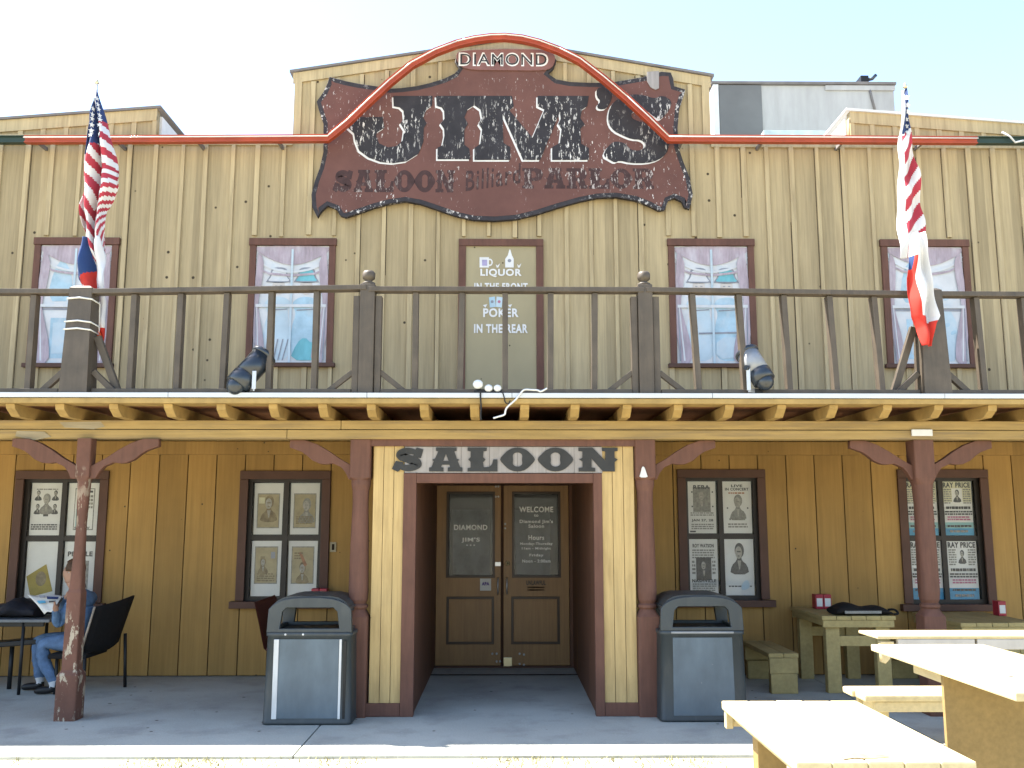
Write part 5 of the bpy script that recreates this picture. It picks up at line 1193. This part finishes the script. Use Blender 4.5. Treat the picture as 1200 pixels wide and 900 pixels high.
# ================================================================ left side: table, bench, chair, reader
TY = 9.42
ltz = PZ(726, TY, 30); lx1 = PX(58, 726, TY)
t = thing('cafe_table', 'thin topped table piled with dark clothes at the left edge', 'table', (lx1 - .5, TY + .3, 0))
b = MB(); b.box(lx1 - 1.3, lx1, TY, TY + .62, ltz - .03, ltz, mat('grey laminate', (.16, .17, .18), .45), .008); b.build('tabletop', t)
for dx in (-1.22, -.28):
    for yy in (TY + .06, TY + .54): b = MB(); b.tube([(lx1 + dx, yy, ltz - .03), (lx1 + dx, yy, .003)], .016, 'black', 8); b.build('leg', t)
b = MB(); b.box(lx1 - 1.2, lx1 - .08, TY + .05, TY + .08, ltz - .075, ltz - .032, 'black', .003); b.build('frame', t)
t = thing('low_bench', 'low black bench reaching in below the cafe table', 'bench', (PX(10, 760, 9.75), 9.75, 0))
b = MB(); zq0, zq1 = PZ(757, 9.75, 20), PZ(751, 9.75, 20); xe = PX(47, 755, 9.75); b.beam((xe - 1.4, 9.8, zq0 - .06), (xe, 9.8, zq1), .28, .05, 'black', .01, Vector((0, 0, 1))); b.build('seat', t)
for xq in (PX(13, 775, 9.8), xe - 1.25): b = MB(); b.tube([(xq, 9.8, .42), (xq, 9.8, .003)], .022, 'black', 8); b.build('leg', t)
# jacket heap and newspaper
b = MB(); rings = []; xa0, xa1 = PX(-25, 715, TY + .2), PX(47, 715, TY + .2)
for k in range(15):
    u = k / 14; x = xa0 + (xa1 - xa0) * u; hh = .03 + .15 * math.sin(math.pi * (u * .8 + .1)) * (1 + .18 * math.sin(u * 14)) * (.6 + .5 * u)
    rings.append([(x, TY + .28 + (.2 + .03 * math.sin(k)) * math.cos(a), ltz + .003 + hh * (.5 + .5 * math.sin(a)) + .012 * math.sin(a * 5 + k)) for a in [2 * math.pi * q / 16 for q in range(16)]])
b.loft(rings, mat('dark navy cloth', (.016, .018, .028), .9, .4, (9, 9, 9)), True); tag(b.build('jacket_heap'), 'heap of dark navy clothes on the cafe table', 'jacket')
nw = thing('newspaper', 'open white newspaper with blue headline in the hands of the reader', 'newspaper', (PX(50, 712, TY), TY, ltz + .02))
b = MB(); q = lambda a, c, y: Vector((P(a, c, y)[0], y, P(a, c, y)[1]))
c00, c10, c11, c01 = q(52, 720, TY - .05), q(63, 714, TY - .12), q(73, 699, TY + .08), q(31, 696, TY + .15)
i_ = b.mi('paper'); bb = bmesh.new(); g = []
for r in range(9):
    row = []
    for s_ in range(9):
        u, v = s_ / 8, r / 8; p_ = c00.lerp(c10, u).lerp(c01.lerp(c11, u), v); row.append(bb.verts.new(p_ + Vector((0, 0, .012 * math.sin(u * 6 + v * 3)))))
    g.append(row)
for r in range(8):
    for s_ in range(8): f = bb.faces.new((g[r][s_], g[r][s_ + 1], g[r + 1][s_ + 1], g[r + 1][s_])); f.smooth = True
b.add(bb, i_); o = b.build('sheet', nw); md = o.modifiers.new('t', 'SOLIDIFY'); md.thickness = .004
b = MB(); fr_ = lambda u, v: c00.lerp(c10, u).lerp(c01.lerp(c11, u), v) + Vector((0, -.006, .022))
for (u0, u1, v0, v1, m_) in ((.55, .95, .62, .8, 'flag_blue'), (.3, .5, .7, .85, 'mural_line'), (.6, .9, .4, .52, 'ink'), (.1, .45, .4, .55, 'print_blue')):
    bb = bmesh.new(); bb.faces.new([bb.verts.new(fr_(*k)) for k in ((u0, v0), (u1, v0), (u1, v1), (u0, v1))]); b.add(bb, b.mi(m_))
b.build('headline', nw)
# chair
ch_ = thing('black_chair', 'large black sling chair holding the seated reader', 'chair', (PX(105, 790, 9.5), 9.6, 0))
b = MB(); n0, n1, f0, f1 = q(97, 762, 9.38), q(112, 712, 9.38), q(139, 752, 9.92), q(158, 698, 9.95)
i_ = b.mi('black_cloth'); bb = bmesh.new(); g = []
for r in range(7):
    row = []
    for s_ in range(7):
        u, v = s_ / 6, r / 6; p_ = n0.lerp(f0, u).lerp(n1.lerp(f1, u), v); sag = math.sin(math.pi * u) * .05; row.append(bb.verts.new(p_ + Vector((sag * .7, -sag * .3, -.05 * math.sin(math.pi * u) * (1 - v)))))
    g.append(row)
for r in range(6):
    for s_ in range(6): f = bb.faces.new((g[r][s_], g[r][s_ + 1], g[r + 1][s_ + 1], g[r + 1][s_])); f.smooth = True
b.add(bb, i_); o = b.build('backrest', ch_); md = o.modifiers.new('t', 'SOLIDIFY'); md.thickness = .02
b = MB(); b.tube([n0 + Vector((-.01, -.02, -.02)), n0.lerp(n1, .5) + Vector((-.004, -.02, 0)), n1 + Vector((0, -.02, .01))], .011, mat('beige piping', (.4, .33, .26), .7), 8); b.build('piping', ch_)
seat_z = .40; b = MB(); b.box(n0.x - .36, n0.x + .02, 9.42, 9.92, seat_z - .05, seat_z, 'black_cloth', .015); b.build('seat', ch_)
for (dx, yy) in ((-.3, 9.5), (-.3, 9.88), (.0, 9.44), (.2, 9.9)): b = MB(); b.tube([(n0.x + dx, yy, seat_z + (.14 if dx > .1 else -.03)), (n0.x + dx + (.03 if dx > .1 else 0), yy, .003)], .017, 'black', 8); b.build('leg', ch_)

# ---- the reader: one continuous skinned body
BY = 9.62
def W(a, c, dy=0.0): x, z = P(a, c, BY + dy); return Vector((x, BY + dy, z))
pel = Vector((PX(96, 752, BY), BY, seat_z + .10)); che = W(99, 712); nek = W(90, 693); hd0 = W(86, 685); hdt = W(85, 664)
V_ = []; E_ = []; Rd = []; tagv = []
def add_v(p_, r, tg, par=None):
    V_.append(Vector(p_)); Rd.append(r if isinstance(r, tuple) else (r, r)); tagv.append(tg)
    if par is not None: E_.append((par, len(V_) - 1))
    return len(V_) - 1
v0 = add_v(pel, (.155, .13), 'jean'); v1 = add_v(pel.lerp(che, .5), (.15, .12), 'shirt', v0); v2 = add_v(che, (.165, .125), 'shirt', v1); v2b = add_v(che.lerp(nek, .62), (.12, .09), 'shirt', v2)
v3 = add_v(nek, .057, 'skin', v2b); v4 = add_v(hd0, .062, 'skin', v3); v5 = add_v(W(84, 677), (.078, .095), 'skin', v4); v6 = add_v(W(85.5, 668), (.082, .1), 'skin', v5); v7 = add_v(W(86.5, 661.5), (.06, .075), 'skin', v6)
nz = add_v(W(75.6, 673.5), .017, 'skin', v5)
chn = add_v(W(79.5, 682.5), .03, 'skin', v4)
knees = []
for s_, dy in ((-1, -.11), (1, .11)):
    hp = add_v(pel + Vector((-.04, dy, -.01)), .105, 'jean', v0)
    kn = add_v(W(50, 748, dy) if s_ < 0 else W(44, 748, dy), .072, 'jean', hp); V_[kn].z = seat_z + .1
    md_ = add_v(V_[kn] + Vector((.03, 0, -.2)), .065, 'jean', kn)
    ank = add_v(Vector((V_[kn].x + (.13 if s_ < 0 else .05), BY + dy, .15)), .055, 'jean', md_)
    sk = add_v(V_[ank] + Vector((.005, 0, -.045)), .043, 'sock', ank)
    heel = add_v(V_[sk] + Vector((.01, 0, -.05)), .044, 'shoe', sk); V_[heel].z = .048
    toe = add_v(V_[heel] + Vector((-.13, -.01, -.008)), .038, 'shoe', heel); toe2 = add_v(V_[toe] + Vector((-.06, -.005, -.008)), .028, 'shoe', toe)
    V_[toe2].z = .03
    sh = add_v(che + Vector((-.0, dy * 1.75, .09)), .07, 'shirt', v2b)
    el = add_v(W(66, 733, dy * 2.0) if s_ < 0 else W(66, 728, dy * 1.6), .056, 'shirt', sh)
    wr = add_v((c10 + Vector((.03, -.02, -.02))) if s_ < 0 else (c11 + Vector((.03, .03, -.03))), .032, 'shirt', el)
    d = (V_[wr] - V_[el]).normalized()
    hnd = add_v(V_[wr] + d * .05, (.034, .02), 'skin', wr)
    for k in range(4):
        off = Vector((0, -.018 + .012 * k, .02 - .012 * k)); a1 = add_v(V_[hnd] + d * .04 + off, .010, 'skin', hnd); a2 = add_v(V_[a1] + d * .03 + Vector((0, 0, -.012)), .009, 'skin', a1); add_v(V_[a2] + d * (.012 + .006 * (k in (1, 2))) + Vector((0, 0, -.02)), .008, 'skin', a2)
    th = add_v(V_[wr] + d * .045 + Vector((0, -.02, .03)), .011, 'skin', wr); add_v(V_[th] + d * .03 + Vector((0, 0, .008)), .009, 'skin', th)
me = bpy.data.meshes.new('body'); me.from_pydata([v for v in V_], E_, [])
so = bpy.data.objects.new('tmp_body', me); COL.objects.link(so)
mdf = so.modifiers.new('skin', 'SKIN'); mdf.use_smooth_shade = True; mdf.branch_smoothing = .3
for i, sv_ in enumerate(me.skin_vertices[0].data): sv_.radius = Rd[i]; sv_.use_root = (i == 0)
sb = so.modifiers.new('sub', 'SUBSURF'); sb.levels = 2; sb.render_levels = 2
dg = bpy.context.evaluated_depsgraph_get(); dg.update(); me2 = bpy.data.meshes.new_from_object(so.evaluated_get(dg)); bpy.data.objects.remove(so)
MI = {'jean': 0, 'shirt': 1, 'skin': 2, 'sock': 3, 'shoe': 4}
me2.materials.clear()
for k in ('denim', 'shirt', 'skin', 'sock', 'black'): me2.materials.append(M[k])
def seg_tag(p_):
    best = (9, 'jean')
    for a, c in E_:
        A_, C_ = V_[a], V_[c]; ab = C_ - A_; tt = max(0, min(1, (p_ - A_).dot(ab) / max(ab.length_squared, 1e-9)))
        rr_ = Rd[a][0] * (1 - tt) + Rd[c][0] * tt; dd = (p_ - A_ - ab * tt).length - rr_ * .9
        tg = tagv[c] if tt > .5 or tagv[a] == 'shirt' and tagv[c] == 'shirt' else tagv[a]
        if dd < best[0]: best = (dd, tg)
    return best[1]
for pg in me2.polygons: pg.material_index = MI[seg_tag(pg.center)]; pg.use_smooth = True
pr = thing('person', 'person in blue denim shirt and jeans reading a newspaper in the black chair', 'person', (pel.x, BY, 0))
o = bpy.data.objects.new('body', me2); COL.objects.link(o); o.parent = pr
from mathutils import noise as mnoise
cl = set(i for pg in me2.polygons if pg.material_index in (0, 1) for i in pg.vertices)
for v in me2.vertices:
    if v.index in cl: v.co += v.normal * (.011 * mnoise.noise(Vector((v.co.x * 26, v.co.y * 20, v.co.z * 16))) + .006 * math.sin(v.co.z * 55 + v.co.x * 40))
    v.co -= pr.location
b = MB(); hc = W(87, 667.5)
i_ = b.mi('hair'); bb = bmesh.new(); bmesh.ops.create_uvsphere(bb, u_segments=20, v_segments=14, radius=1)
for v in list(bb.verts):
    if v.co.z < -.25 and v.co.x < .15 or v.co.x < -.62 and v.co.z < .45: bb.verts.remove(v)
for v in bb.verts: v.co = Vector((hc.x + v.co.x * .105 + .008, hc.y + v.co.y * .095, hc.z + v.co.z * .105 + .012))
for f in bb.faces: f.smooth = True
b.add(bb, i_); o = b.build('hair', pr); md = o.modifiers.new('t', 'SOLIDIFY'); md.thickness = .012
b = MB(); ec = W(80.5, 671, -.062); b.ball(ec, .008, 'white', (1, .6, .8), 8); b.ball(ec + Vector((-.003, -.003, 0)), .005, 'black', (1, .6, 1), 8); b.build('eye', pr)
b = MB(); ec = W(88.5, 672, -.088); b.ball(ec, .026, 'skin', (.6, .35, 1.1), 10); b.build('ear', pr)
